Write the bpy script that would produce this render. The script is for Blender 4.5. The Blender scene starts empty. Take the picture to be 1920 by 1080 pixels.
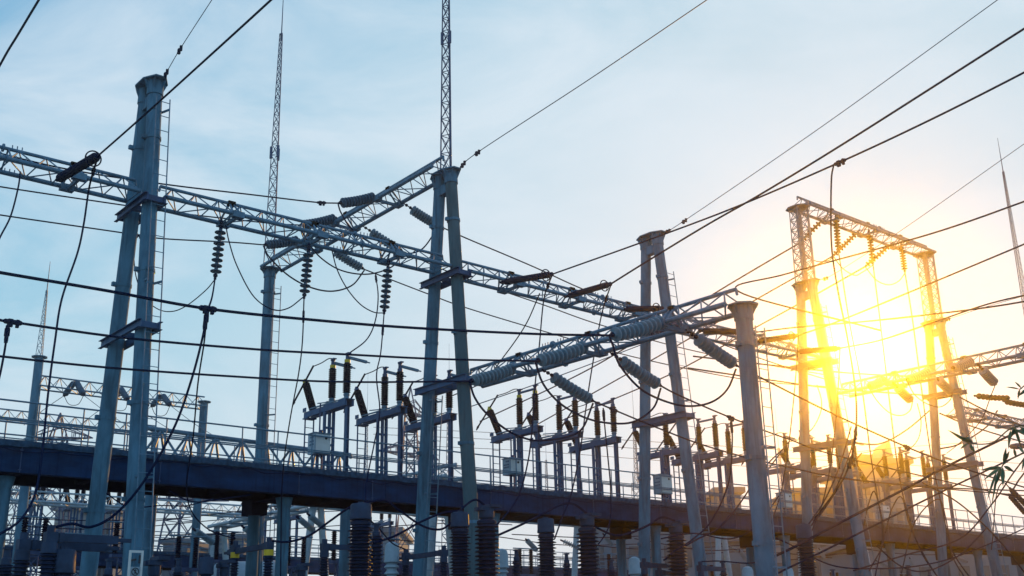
import bpy, math, random
from mathutils import Vector, Matrix
R = math.radians
random.seed(7)
S = bpy.context.scene
COL = S.collection

# ------------------------------------------------------------------ camera, sky, sun, exposure
FPX, PITCH, ROLL, AZ = 2117.0, R(17.9), R(1.2), R(50)
EYE = Vector((0, 0, 1.7))
fh = Vector((math.cos(AZ), math.sin(AZ), 0)); r0 = Vector((math.sin(AZ), -math.cos(AZ), 0)); UP = Vector((0, 0, 1))
fwd = fh*math.cos(PITCH) + UP*math.sin(PITCH); u0 = -fh*math.sin(PITCH) + UP*math.cos(PITCH)
rgt = r0*math.cos(ROLL) - u0*math.sin(ROLL); upv = r0*math.sin(ROLL) + u0*math.cos(ROLL)
cam = bpy.data.cameras.new('camera'); cam_o = bpy.data.objects.new('camera', cam); COL.objects.link(cam_o)
cam.sensor_width = 36; cam.lens = FPX*36/1920; cam.clip_start = 0.1; cam.clip_end = 6000
cam_o.matrix_world = Matrix.Translation(EYE) @ Matrix((rgt, upv, -fwd)).transposed().to_4x4()
S.camera = cam_o

SUN_DIR = (fwd + rgt*((1610-960)/FPX) + upv*((540-650)/FPX)).normalized()
SUN_EL = math.asin(SUN_DIR.z); SUN_AZ = math.atan2(SUN_DIR.y, SUN_DIR.x)
W = bpy.data.worlds.new('World'); S.world = W; W.use_nodes = True
nt = W.node_tree; nt.nodes.clear(); N = nt.nodes.new; L = nt.links.new
out = N('ShaderNodeOutputWorld'); bg = N('ShaderNodeBackground'); L(bg.outputs[0], out.inputs[0])
sky = N('ShaderNodeTexSky'); sky.sky_type = 'NISHITA'; sky.sun_disc = False
sky.sun_elevation = SUN_EL; sky.sun_rotation = R(90) - SUN_AZ
sky.air_density = 1.0; sky.dust_density = 1.2; sky.ozone_density = 2.0; sky.altitude = 50
tc = N('ShaderNodeTexCoord'); mp = N('ShaderNodeMapping'); mp.inputs['Scale'].default_value = (1.0, 1.0, 2.6)
mp.inputs['Rotation'].default_value = (R(18), R(-12), R(30))
L(tc.outputs['Generated'], mp.inputs[0])
n1 = N('ShaderNodeTexNoise'); n1.inputs['Scale'].default_value = 3.4; n1.inputs['Detail'].default_value = 8; n1.inputs['Roughness'].default_value = 0.60
n1.inputs['Distortion'].default_value = 0.5
L(mp.outputs[0], n1.inputs['Vector'])
cr = N('ShaderNodeMapRange'); cr.inputs[1].default_value = 0.40; cr.inputs[2].default_value = 0.64; cr.inputs[3].default_value = 0.02; cr.inputs[4].default_value = 0.68
L(n1.outputs[0], cr.inputs[0])
CLOUD = N('ShaderNodeMix'); CLOUD.data_type = 'RGBA'
CLOUD.inputs[7].default_value = (7.4, 8.4, 9.3, 1)       # thin veil of cloud
tint = N('ShaderNodeMix'); tint.data_type = 'RGBA'; tint.blend_type = 'MULTIPLY'; tint.inputs[0].default_value = 1
tint.inputs[7].default_value = (1.42, 2.45, 3.1, 1)
L(sky.outputs[0], tint.inputs[6])
sep = N('ShaderNodeSeparateColor'); lim = N('ShaderNodeCombineColor'); L(tint.outputs[2], sep.inputs[0])
for i_, k_ in enumerate((7.3, 8.2, 9.1)):               # soft limit per channel keeps the sky near the sun from clipping: x/sqrt(1+(x/k)^2)
    q1 = N('ShaderNodeMath'); q1.operation = 'DIVIDE'; L(sep.outputs[i_], q1.inputs[0]); q1.inputs[1].default_value = k_
    q2 = N('ShaderNodeMath'); q2.operation = 'MULTIPLY_ADD'; L(q1.outputs[0], q2.inputs[0]); L(q1.outputs[0], q2.inputs[1]); q2.inputs[2].default_value = 1
    q3 = N('ShaderNodeMath'); q3.operation = 'SQRT'; L(q2.outputs[0], q3.inputs[0])
    q4 = N('ShaderNodeMath'); q4.operation = 'DIVIDE'; L(sep.outputs[i_], q4.inputs[0]); L(q3.outputs[0], q4.inputs[1]); L(q4.outputs[0], lim.inputs[i_])
L(cr.outputs[0], CLOUD.inputs[0]); L(lim.outputs[0], CLOUD.inputs[6]); L(CLOUD.outputs[2], bg.inputs[0])
bg.inputs[1].default_value = 0.10
sl = bpy.data.lights.new('sun', 'SUN'); sl.energy = 3.5; sl.angle = R(0.5); sl.color = (1.0, 0.43, 0.015)
so = bpy.data.objects.new('sun', sl); COL.objects.link(so); so.location = (60, 40, 60)
so.rotation_euler = SUN_DIR.to_track_quat('Z', 'Y').to_euler()
vs = S.view_settings; vs.view_transform = 'Standard'; vs.look = 'None'; vs.exposure = 0.0; vs.gamma = 1.0; vs.use_curve_mapping = False
S.cycles.sample_clamp_indirect = 0; S.cycles.sample_clamp_direct = 0      # keep the full light scattered by the haze
HAZE_DENSITY, HAZE_G = 0.00092, 0.970

# ------------------------------------------------------------------ helpers
def ray(px, py):
    return fwd + rgt*((px-960)/FPX) + upv*((540-py)/FPX)
def at(px, py, X=None, Y=None, Z=None, D=None):
    """point of the photograph's pixel on a plane that really exists there (X, Y or Z constant, or depth D)"""
    d = ray(px, py)
    t = (X-EYE.x)/d.x if X is not None else (Y-EYE.y)/d.y if Y is not None else (Z-EYE.z)/d.z if Z is not None else D
    return EYE + d*t
def depth(p): return (Vector(p)-EYE).dot(fwd)
def V(*a): return Vector(a)

class MB:
    def __init__(s): s.v = []; s.f = []
    def frame(s, a, b, ref=None):
        d = (b-a).normalized()
        ref = ref or (UP if abs(d.z) < 0.95 else V(1, 0, 0))
        x = d.cross(ref).normalized(); y = x.cross(d).normalized()
        return d, x, y
    def tube(s, a, b, r, r2=None, n=8, cap=True):
        a = Vector(a); b = Vector(b); r2 = r if r2 is None else r2
        d, x, y = s.frame(a, b); i = len(s.v)
        for p, q in ((a, r), (b, r2)):
            for k in range(n):
                t = 2*math.pi*k/n + math.pi/n
                s.v.append(p + x*(q*math.cos(t)) + y*(q*math.sin(t)))
        for k in range(n): s.f.append((i+k, i+(k+1) % n, i+n+(k+1) % n, i+n+k))
        if cap: s.f.append(tuple(i+k for k in reversed(range(n)))); s.f.append(tuple(i+n+k for k in range(n)))
        return s
    def path(s, pts, r, n=6):
        pts = [Vector(p) for p in pts]; i = len(s.v); m = len(pts); ref = None
        for j, p in enumerate(pts):
            d = (pts[min(j+1, m-1)] - pts[max(j-1, 0)]).normalized()
            if ref is None: ref = UP if abs(d.z) < 0.9 else V(1, 0, 0)
            x = d.cross(ref).normalized(); y = x.cross(d).normalized(); ref = y
            for k in range(n):
                t = 2*math.pi*k/n; s.v.append(p + x*(r*math.cos(t)) + y*(r*math.sin(t)))
        for j in range(m-1):
            for k in range(n):
                a = i+j*n; s.f.append((a+k, a+(k+1) % n, a+n+(k+1) % n, a+n+k))
        s.f.append(tuple(i+k for k in reversed(range(n)))); s.f.append(tuple(i+(m-1)*n+k for k in range(n)))
        return s
    def lathe(s, a, b, prof, n=16):
        """prof: list of (distance from a towards b, radius)"""
        a = Vector(a); b = Vector(b); d, x, y = s.frame(a, b); i = len(s.v); m = len(prof)
        for h, r in prof:
            for k in range(n):
                t = 2*math.pi*k/n; s.v.append(a + d*h + x*(r*math.cos(t)) + y*(r*math.sin(t)))
        for j in range(m-1):
            for k in range(n):
                q = i+j*n; s.f.append((q+k, q+(k+1) % n, q+n+(k+1) % n, q+n+k))
        s.f.append(tuple(i+k for k in reversed(range(n)))); s.f.append(tuple(i+(m-1)*n+k for k in range(n)))
        return s
    def box(s, lo, hi):
        i = len(s.v)
        for z in (lo[2], hi[2]):
            for xx, yy in ((lo[0], lo[1]), (hi[0], lo[1]), (hi[0], hi[1]), (lo[0], hi[1])): s.v.append(V(xx, yy, z))
        for f in ((3, 2, 1, 0), (4, 5, 6, 7), (0, 1, 5, 4), (1, 2, 6, 5), (2, 3, 7, 6), (3, 0, 4, 7)): s.f.append(tuple(i+k for k in f))
        return s
    def bar(s, a, b, w, h, ref=None):
        a = Vector(a); b = Vector(b); d, x, y = s.frame(a, b, ref); i = len(s.v)
        for p in (a, b):
            for cx, cy in ((-1, -1), (1, -1), (1, 1), (-1, 1)): s.v.append(p + x*(cx*w/2) + y*(cy*h/2))
        for f in ((3, 2, 1, 0), (4, 5, 6, 7), (0, 1, 5, 4), (1, 2, 6, 5), (2, 3, 7, 6), (3, 0, 4, 7)): s.f.append(tuple(i+k for k in f))
        return s
    def prism(s, poly, a, b):
        """poly: list of points; extruded by vector b-a"""
        i = len(s.v); n = len(poly); off = Vector(b)-Vector(a)
        s.v += [Vector(p) for p in poly] + [Vector(p)+off for p in poly]
        s.f.append(tuple(i+k for k in reversed(range(n)))); s.f.append(tuple(i+n+k for k in range(n)))
        for k in range(n): s.f.append((i+k, i+(k+1) % n, i+n+(k+1) % n, i+n+k))
        return s
    def ring(s, c, ax, Rr, r, n=20, a0=0, a1=2*math.pi):
        c = Vector(c); d, x, y = s.frame(c, c+Vector(ax))
        return s.path([c + x*(Rr*math.cos(a0+(a1-a0)*k/n)) + y*(Rr*math.sin(a0+(a1-a0)*k/n)) for k in range(n+1)], r, 6)
    def mesh(s, name, smooth=True):
        me = bpy.data.meshes.new(name); me.from_pydata([tuple(p) for p in s.v], [], s.f); me.update()
        if smooth:
            me.polygons.foreach_set('use_smooth', [True]*len(me.polygons))
            try: me.set_sharp_from_angle(angle=R(38))
            except Exception: pass
        return me
    def build(s, name, mat, parent=None, smooth=True, label=None):
        o = bpy.data.objects.new(name, s.mesh(name, smooth)); COL.objects.link(o); o.data.materials.append(mat)
        if parent:
            o.parent = parent; top = parent
            while top.parent: top = top.parent
            if parent is top: o.matrix_parent_inverse = parent.matrix_basis.inverted()
        if label: o['label'] = label
        return o
def tag(o, label, cat, group=None, kind=None):
    o['label'] = label
    if cat: o['category'] = cat
    if group: o['group'] = group
    if kind: o['kind'] = kind
    return o
def thing(name, label, cat, loc=(0, 0, 0), group=None):
    o = bpy.data.objects.new(name, None); COL.objects.link(o); o.location = loc; o.empty_display_size = 0.3
    return tag(o, label, cat, group)
def dup(src, loc, label, group=None, rotz=None):
    r = src.copy(); COL.objects.link(r); r.location = loc; r['label'] = label
    if rotz is not None: r.rotation_euler.z = rotz
    if group: r['group'] = group
    for ch in list(src.children):
        c = ch.copy(); COL.objects.link(c); c.parent = r
        for g in list(ch.children):
            d = g.copy(); COL.objects.link(d); d.parent = c
    return r
def catmull(pts, sub=8):
    P = [Vector(p) for p in pts]
    if len(P) < 3: return P
    o = []
    Q = [P[0]*2-P[1]] + P + [P[-1]*2-P[-2]]
    for i in range(1, len(Q)-2):
        p0, p1, p2, p3 = Q[i-1:i+3]
        for k in range(sub):
            t = k/sub
            o.append(0.5*((2*p1) + (p2-p0)*t + (2*p0-5*p1+4*p2-p3)*t*t + (3*p1-p0-3*p2+p3)*t**3))
    return o+[P[-1]]

# ------------------------------------------------------------------ materials
def mat(name, col, rough=0.6, metal=0.0, var=0.25, scale=3.0, stretch=(1, 1, 1), spec=0.5, streak=0.0, bump=0.0, col2=None):
    m = bpy.data.materials.new(name); m.use_nodes = True; t = m.node_tree; b = t.nodes['Principled BSDF']
    b.inputs['Roughness'].default_value = rough; b.inputs['Metallic'].default_value = metal
    b.inputs['Specular IOR Level'].default_value = spec
    c = t.nodes.new('ShaderNodeTexCoord'); mp = t.nodes.new('ShaderNodeMapping'); mp.inputs['Scale'].default_value = stretch
    t.links.new(c.outputs['Object'], mp.inputs[0])
    n = t.nodes.new('ShaderNodeTexNoise'); n.inputs['Scale'].default_value = scale; n.inputs['Detail'].default_value = 5; n.inputs['Roughness'].default_value = 0.6
    t.links.new(mp.outputs[0], n.inputs['Vector'])
    rp = t.nodes.new('ShaderNodeValToRGB'); rp.color_ramp.elements[0].position = 0.32; rp.color_ramp.elements[1].position = 0.68
    d = col2 or tuple(x*(1-var) for x in col)
    rp.color_ramp.elements[0].color = (*d, 1); rp.color_ramp.elements[1].color = (*[min(1, x*(1+var*0.6)) for x in col], 1)
    t.links.new(n.outputs[0], rp.inputs[0]); last = rp.outputs[0]
    if streak:
        mp2 = t.nodes.new('ShaderNodeMapping'); mp2.inputs['Scale'].default_value = (9, 9, 0.45); t.links.new(c.outputs['Object'], mp2.inputs[0])
        n2 = t.nodes.new('ShaderNodeTexNoise'); n2.inputs['Scale'].default_value = 1.0; n2.inputs['Detail'].default_value = 4; t.links.new(mp2.outputs[0], n2.inputs['Vector'])
        mr = t.nodes.new('ShaderNodeMapRange'); mr.inputs[1].default_value = 0.52; mr.inputs[2].default_value = 0.75; mr.inputs[3].default_value = 0; mr.inputs[4].default_value = streak
        t.links.new(n2.outputs[0], mr.inputs[0])
        mx = t.nodes.new('ShaderNodeMix'); mx.data_type = 'RGBA'; t.links.new(mr.outputs[0], mx.inputs[0]); t.links.new(last, mx.inputs[6])
        mx.inputs[7].default_value = (*[x*0.45 for x in col], 1); last = mx.outputs[2]
    t.links.new(last, b.inputs['Base Color'])
    if bump:
        bp = t.nodes.new('ShaderNodeBump'); bp.inputs['Strength'].default_value = bump; bp.inputs['Distance'].default_value = 0.02
        t.links.new(n.outputs[0], bp.inputs['Height']); t.links.new(bp.outputs[0], b.inputs['Normal'])
    return m
M = dict(
    pole=mat('weathered_pole', (0.070, 0.195, 0.315), 0.8, var=0.38, scale=2.6, stretch=(1, 1, 0.4), streak=0.95, spec=0.25, bump=0.15),
    pole_warm=mat('mossy_pole', (0.052, 0.125, 0.17), 0.85, var=0.3, scale=1.6, stretch=(1, 1, 0.3), streak=0.75, bump=0.15),
    steel=mat('galvanised_steel', (0.075, 0.19, 0.31), 0.55, metal=0.15, var=0.3, scale=6),
    dsteel=mat('dull_steel', (0.022, 0.065, 0.18), 0.6, var=0.3, scale=5),
    paint=mat('blue_grey_paint', (0.034, 0.105, 0.235), 0.6, spec=0.25, var=0.2, scale=4),
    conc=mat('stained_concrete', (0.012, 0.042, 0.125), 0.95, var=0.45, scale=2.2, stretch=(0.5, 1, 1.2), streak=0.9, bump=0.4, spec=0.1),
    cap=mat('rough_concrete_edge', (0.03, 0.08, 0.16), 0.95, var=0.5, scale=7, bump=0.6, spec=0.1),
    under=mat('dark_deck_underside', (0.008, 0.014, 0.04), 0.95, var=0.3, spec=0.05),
    wire=mat('weathered_conductor', (0.006, 0.016, 0.055), 0.7, var=0.2, scale=8, spec=0.0),
    thin=mat('steel_strand', (0.035, 0.075, 0.14), 0.5, var=0.2, scale=8),
    brown=mat('brown_porcelain', (0.005, 0.009, 0.028), 0.8, var=0.25, scale=4, spec=0.0),
    big=mat('dark_glazed_porcelain', (0.014, 0.028, 0.07), 0.5, var=0.3, scale=4, spec=0.08),
    disc=mat('grey_porcelain', (0.15, 0.25, 0.335), 0.5, var=0.25, spec=0.12, scale=5),
    ddisc=mat('blue_grey_porcelain', (0.06, 0.12, 0.20), 0.5, var=0.25, spec=0.12, scale=5),
    poly=mat('dark_polymer', (0.008, 0.017, 0.055), 0.8, var=0.2, spec=0.0),
    head=mat('dark_painted_head', (0.022, 0.05, 0.11), 0.6, var=0.3, spec=0.2, scale=5),
    pale=mat('pale_enamel', (0.26, 0.40, 0.52), 0.5, var=0.15, scale=4),
    white=mat('white_paint', (0.62, 0.71, 0.76), 0.45, var=0.08, scale=4),
    yellow=mat('yellow_paint', (0.62, 0.47, 0.02), 0.5, var=0.15),
    ink=mat('dark_ink', (0.02, 0.03, 0.05), 0.6),
    leaf=mat('bamboo_leaf', (0.045, 0.13, 0.07), 0.5, var=0.5, scale=12),
    twig=mat('bamboo_twig', (0.08, 0.09, 0.05), 0.6),
    ground=mat('gravel_ground', (0.16, 0.17, 0.17), 0.95, var=0.35, scale=40),
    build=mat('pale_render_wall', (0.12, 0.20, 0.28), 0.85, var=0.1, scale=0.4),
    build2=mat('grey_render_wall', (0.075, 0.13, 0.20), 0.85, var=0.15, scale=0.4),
    glass=mat('dark_window', (0.06, 0.09, 0.13), 0.2, var=0.2),
)

# ------------------------------------------------------------------ ground
g = MB(); g.v = [V(-900, -900, 0), V(1500, -900, 0), V(1500, 1500, 0), V(-900, 1500, 0)]; g.f = [(0, 1, 2, 3)]
tag(g.build('ground', M['ground'], smooth=False), 'grey gravel ground of the substation yard', 'ground', kind='structure')

# ------------------------------------------------------------------ lattice pieces
def lattice_mast(mb, base, h, w0, w1, step=None, r=0.018, sides=3, spire=0, cross=True, rb=None):
    """tapering lattice mast standing on base"""
    base = Vector(base); z = 0; rb = rb or r*0.55
    def corner(k, zz):
        w = w0+(w1-w0)*zz/h; t = 2*math.pi*k/sides + 0.5; q = w/(2*math.sin(math.pi/sides))
        return base + V(q*math.cos(t), q*math.sin(t), zz)
    for k in range(sides): mb.tube(corner(k, 0), corner(k, h), r, r*0.7, n=5)
    i = 0
    while z < h-0.02:
        w = w0+(w1-w0)*z/h; dz = min((step or 1.35)*w, h-z)
        if dz < 0.4*w: break
        for k in range(sides):
            a, b, c, d = corner(k, z), corner((k+1) % sides, z), corner(k, z+dz), corner((k+1) % sides, z+dz)
            if cross: mb.tube(a, d, rb, n=4, cap=False); mb.tube(b, c, rb, n=4, cap=False); mb.tube(c, d, rb, n=4, cap=False)
            elif i % 2: mb.tube(a, d, rb, n=4, cap=False)
            else: mb.tube(b, c, rb, n=4, cap=False)
        z += dz; i += 1
    if spire: mb.tube(base+V(0, 0, h-0.3), base+V(0, 0, h+spire), 0.028, 0.010, n=6)
    return mb

def truss(name, label, p0, p1, w=0.84, h=0.43, panels=None, group=None, cr=0.05, wr=0.017, hangers=(), splices=(), material='steel', cat='lattice beam', square=False):
    """triangular lattice girder; p0,p1 = ends of the top chord"""
    p0, p1 = Vector(p0), Vector(p1); d = (p1-p0); Ln = d.length; d.normalize(); sd = d.cross(UP).normalized()
    t = thing(name, label, cat, p0, group); m = M[material]
    n = panels or max(2, round(Ln/0.62)); dn = V(0, 0, -h)
    def T(s): return p0 + d*s
    def B(s, k): return p0 + d*s + sd*(k*w/2) + dn
    MB().tube(p0, p1, cr*0.85).tube(p0, p0-d*0.02+V(0, 0, -0.14), cr*0.6).tube(p1, p1+d*0.02+V(0, 0, -0.14), cr*0.6).build('top_chord', m, t)
    for k in (-1, 1): MB().tube(B(0, k), B(Ln, k), cr*1.15).build('bottom_chord', m, t)
    web = MB()
    for i in range(n):
        s0, s1, sm = Ln*i/n, Ln*(i+1)/n, Ln*(i+0.5)/n
        for k in (-1, 1):
            web.tube(B(s0, k), T(sm), wr, n=5, cap=False); web.tube(T(sm), B(s1, k), wr, n=5, cap=False)
        if i % 2: web.tube(B(s0, -1), B(s1, 1), wr, n=5, cap=False)
        else: web.tube(B(s0, 1), B(s1, -1), wr, n=5, cap=False)
        if i % 3 == 0: web.tube(B(s0, -1), B(s0, 1), wr, n=5, cap=False)
    web.tube(B(Ln, -1), B(Ln, 1), wr, n=5); web.build('web', m, t)
    for s in hangers:
        hb = MB()
        for k in (-1, 1):
            for e in (-0.12, 0.12): hb.tube(T(s+e*0.4), B(s+e, k), 0.028, n=6)
            hb.bar(B(s-0.16, k)+V(0, 0, -0.02), B(s+0.16, k)+V(0, 0, -0.02), 0.17, 0.16)
            hb.bar(T(s-0.1), T(s+0.1), 0.13, 0.12)
        hb.bar(B(s, -1)+V(0, 0, -0.07), B(s, 1)+V(0, 0, -0.07), 0.07, 0.09)
        hb.build('hanger_bracket', M['steel'], t)
    for s in splices:
        sb = MB()
        for q in (T, lambda s: B(s, -1), lambda s: B(s, 1)):
            sb.tube(q(s-0.02), q(s+0.02), cr*2.0, n=10)
            for e in (-0.42, -0.31, -0.2, 0.2, 0.31, 0.42): sb.tube(q(s+e)-V(0, 0, 0.02), q(s+e)+V(0, 0, 0.12), 0.014, n=5)
        for e in (-0.12, 0.12):
            for k in (-1, 1): sb.tube(T(s+e), B(s+e, k), 0.022, n=5)
        sb.build('splice_joint', M['steel'], t)
    return t

# ------------------------------------------------------------------ poles and A-frame towers
def ladder(mb, a, b, wdir, off, w=0.36, rr=0.017, step=0.42):
    a = Vector(a)+off; b = Vector(b)+off; wd = Vector(wdir).normalized()*w/2
    mb.tube(a-wd, b-wd, rr, n=5).tube(a+wd, b+wd, rr, n=5)
    n = int((b-a).length/step)
    for i in range(n+1):
        p = a+(b-a)*(i+0.3)/(n+0.6); mb.tube(p-wd, p+wd, 0.011, n=4)
    for i in range(4):
        p = a+(b-a)*(0.02+0.32*i); mb.bar(p+wd, p+wd-off, 0.035, 0.05); mb.bar(p-wd, p-wd*0.5-off, 0.035, 0.05)
    return mb
def leg_mesh(a, b, r, seed):
    d = (b-a); mb = MB(); Ln = d.length; prof = []
    for i in range(15): prof.append((Ln*i/14, r*(1.07-0.14*i/14)))
    return mb.lathe(a, b, prof, 28)
def head_plate(c, rx, ry, dark):
    mb = MB(); t = 0.035
    poly = [c+V(rx*math.cos(a), ry*math.sin(a), 0) for a in [R(22.5+45*k) for k in range(8)]]
    mb.prism(poly, c, c+V(0, 0, t))
    return mb
def channel_pair(y0, y1, x, z, offx, r):
    mb = MB()
    for s in (-1, 1):
        xx = x+s*offx
        mb.box((xx-0.012, y0, z-0.085), (xx+0.012, y1, z+0.085))
        mb.box((xx if s > 0 else xx-0.08, y0, z+0.085), (xx+0.08 if s > 0 else xx, y1, z+0.10))
        mb.box((xx if s > 0 else xx-0.08, y0, z-0.10), (xx+0.08 if s > 0 else xx, y1, z-0.085))
    for yy in (y0+0.12, y1-0.12, (y0+y1)/2): mb.box((x-offx+0.014, yy-0.05, z-0.07), (x+offx-0.014, yy+0.05, z+0.07))
    return mb
CY, HZ = 25.98, 15.80
def a_frame(X, label, near_mat='pole', lad='near', lad_top=15.3):
    t = thing('a_frame_tower', label, 'steel tower', (X, CY, 0), 'A-frame towers of the busbar gantry')
    def leg(s, z): return V(X, CY + s*(0.27+(HZ-z)*0.085), z)
    for s, mt in ((1, 'pole'), (-1, near_mat)): leg_mesh(leg(s, -0.3), leg(s, HZ-0.02), 0.195, X+s).build('leg', M[mt], t)
    hp = head_plate(V(X, CY, HZ+0.06), 0.36, 0.68, True)
    for s in (-1, 1):
        for k in range(6):
            a = R(60*k); c = leg(s, HZ-0.24); hp.prism([c+V(math.cos(a)*0.19, math.sin(a)*0.19, 0), c+V(math.cos(a)*0.31, math.sin(a)*0.31, 0.28), c+V(math.cos(a)*0.19, math.sin(a)*0.19, 0.28)], V(0, 0, 0), V(0.02*-math.sin(a), 0.02*math.cos(a), 0))
        hp.tube(leg(s, HZ-0.36), leg(s, HZ+0.05), 0.208, n=20)
    hp.box((X-0.12, CY-0.35, HZ-0.62), (X+0.12, CY+0.35, HZ-0.32))
    hp.build('head_plate', M['pole'], t)
    for z in (12.42, 9.15):
        e = (HZ-z)*0.085+0.27
        channel_pair(CY-e-0.42, CY+e+0.42, X, z, 0.215, 0.2).build('cross_bracket', M['dsteel'] if z > 10 else M['paint'], t)
    legs = [c_ for c_ in t.children if c_.name.startswith('leg')]
    for s, lo in zip((1, -1), legs):
        for z in (14.2, 10.6, 7.3, 5.1):
            bd = MB().tube(leg(s, z-0.04), leg(s, z+0.04), 0.212 if z < 10 else 0.206, n=20)
            bd.box(tuple(leg(s, z)+V(-0.29, -0.05, -0.05)), tuple(leg(s, z)+V(-0.18, 0.05, 0.05))).build('pole_band', M['pole'], lo)
    s = -1 if lad == 'near' else 1
    ladder(MB(), leg(s, 0.6), leg(s, lad_top), (1, 0, 0), V(0.10, -0.30, 0)).build('ladder', M['steel'], t)
    return t, leg
AX = [9.75, 19.2, 28.4, 37.5, 47.2]
A1, legA1 = a_frame(AX[0], 'tall A-frame tower nearest on the left, wire hung from its octagonal head plate')
A2, legA2 = a_frame(AX[1], 'A-frame tower with a lattice mast rising off its head, mid-photo', near_mat='pole_warm', lad='far', lad_top=9.0)
A3, legA3 = a_frame(AX[2], 'A-frame tower behind the short round post, bare head and no mast', lad_top=14.4)
A4, legA4 = a_frame(AX[3], 'A-frame tower right in front of the low sun, with lattice column on its head', lad_top=14.8)
A5, legA5 = a_frame(AX[4], 'A-frame tower right of the sun, far end of the raised lattice portal', lad_top=15.0)
A6, legA6 = a_frame(56.6, 'A-frame tower at the right edge whose thin lattice mast shows against white sky', lad_top=9)
m = lattice_mast(MB(), V(19.2, CY-0.1, HZ+0.09), 12, 0.36, 0.13, step=1.75, r=0.024, spire=0)
for k in range(3):
    t_ = 2*math.pi*k/3+0.5; q = 0.27/(2*math.sin(math.pi/3)); b = V(19.2+q*math.cos(t_), CY-0.1+q*math.sin(t_), 20.35); m.bar(b, b+V(0, 0, 0.45), 0.07, 0.07)
m.build('lattice_mast', M['dsteel'], A2)
lattice_mast(MB(), V(56.6, CY, HZ+0.09), 10.0, 0.34, 0.10, step=1.5, r=0.016, spire=2.0).build('lattice_mast', M['dsteel'], A6)
# raised lattice columns of the portal
for X, A in ((37.5, A4), (47.2, A5)):
    c = lattice_mast(MB(), V(X, CY, HZ+0.095), 3.25, 0.56, 0.50, step=0.85, r=0.03, sides=4, cross=True)
    c.tube((X, CY, HZ+0.05), (X, CY, 19.2), 0.12, n=14).tube((X+0.3, CY-0.25, HZ+0.05), (X+0.3, CY-0.25, 19.2), 0.05, n=8)
    c.build('lattice_column', M['steel'], A)
    pl = head_plate(V(X, CY, 19.15), 0.42, 0.55, False)
    for k in range(4): a = R(90*k+45); pl.prism([V(X+0.1*math.cos(a), CY+0.1*math.sin(a), 18.9), V(X+0.1*math.cos(a), CY+0.1*math.sin(a), 19.15), V(X+0.42*math.cos(a), CY+0.42*math.sin(a), 19.15)], V(0, 0, 0), V(0.02*math.sin(a), -0.02*math.cos(a), 0))
    pl.build('column_plate', M['steel'], A)

def round_post(name, label, x, y, z, r, lad=True, cat='round post', group=None, lad_top=None, m='pole', base=-0.3, plate=True):
    t = thing(name, label, cat, (x, y, 0), group)
    MB().lathe(V(x, y, base), V(x, y, z), [(0, r*1.08), ((z-base)*0.5, r), (z-base, r*0.94)], 28).build('shaft', M[m], t)
    if plate:
        hp = head_plate(V(x, y, z), r*1.75, r*1.75, True); hp.tube((x, y, z-0.32), (x, y, z-0.002), r*1.06, n=22)
        for k in range(6): a = R(60*k); hp.prism([V(x+r*math.cos(a), y+r*math.sin(a), z-0.22), V(x+1.6*r*math.cos(a), y+1.6*r*math.sin(a), z-0.003), V(x+r*math.cos(a), y+r*math.sin(a), z-0.003)], V(0, 0, 0), V(-0.02*math.sin(a), 0.02*math.cos(a), 0))
        hp.build('head_plate', M[m], t)
    if lad:
        for zz in (z-0.9, z*0.62, z*0.42):
            MB().tube((x, y, zz-0.04), (x, y, zz+0.04), r*1.09, n=22).box((x-r-0.1, y-0.06, zz-0.05), (x-r+0.02, y+0.06, zz+0.05)).build('pole_band', M[m], t)
        ladder(MB(), V(x, y, 0.6), V(x, y, lad_top or z-0.5), (1, 0, 0), V(0.18, -0.28, 0), w=0.32).build('ladder', M['steel'], t)
    return t
P1 = round_post('round_post', 'slim round post behind the walkway, tall lattice mast on its top', 18.8, 36.5, 15.55, 0.215, lad_top=14.9)
m = lattice_mast(MB(), V(18.8, 36.5, 15.59), 10.0, 0.43, 0.13, step=1.6, r=0.020, spire=2.4)
for k in range(3):
    t_ = 2*math.pi*k/3+0.5; q = 0.31/(2*math.sin(math.pi/3)); b = V(18.8+q*math.cos(t_), 36.5+q*math.sin(t_), 20.1); m.bar(b, b+V(0, 0, 0.5), 0.08, 0.08)
m.build('lattice_mast', M['dsteel'], P1)
P2 = round_post('round_post', 'short thick round post in front of the sunlit towers, under the near lattice beam tip', 19.6, 15.3, 9.0, 0.205, lad_top=8.5)
P4 = round_post('round_post', 'round post just beyond the right edge carrying the far lattice beam', 37.5, 15.3, 10.95, 0.205, lad=False)

# ------------------------------------------------------------------ lattice beams
G = 'lattice beams between the towers'
truss('lattice_beam', 'lattice beam entering from the left edge and ending at the tallest left tower', (0.2, 25.85, 13.1), (9.5, 25.85, 13.1), hangers=(7.8,), splices=(6.15,), group=G)
truss('lattice_beam', 'lattice beam with three hanging insulator strings, between the left and middle towers', (10.15, 25.85, 13.1), (18.98, 25.85, 13.1), hangers=(1.95, 4.45, 7.0), splices=(5.75,), group=G)
truss('lattice_beam', 'lattice beam holding three dark rod insulators, right of the middle tower', (19.65, 25.85, 13.08), (28.2, 25.85, 13.0), hangers=(2.0, 4.6, 7.2), splices=(6.0,), group=G)
truss('lattice_beam', 'lattice beam running behind the short round post into the sun glow', (28.85, 25.85, 13.0), (37.3, 25.85, 13.0), hangers=(1.8, 4.4, 7.0), group=G)
truss('lattice_beam', 'lattice beam running off the right edge from the last tower', (47.7, 25.85, 12.0), (56.4, 25.85, 12.0), hangers=(2.0, 4.6), group=G)
truss('lattice_beam', 'high lattice beam on top of the raised portal above the sun', (37.5, 25.95, 19.66), (47.4, 25.95, 19.6), h=0.40, hangers=(2.4, 5.1, 7.7), splices=(6.0,), cr=0.055, group=G)
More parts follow.
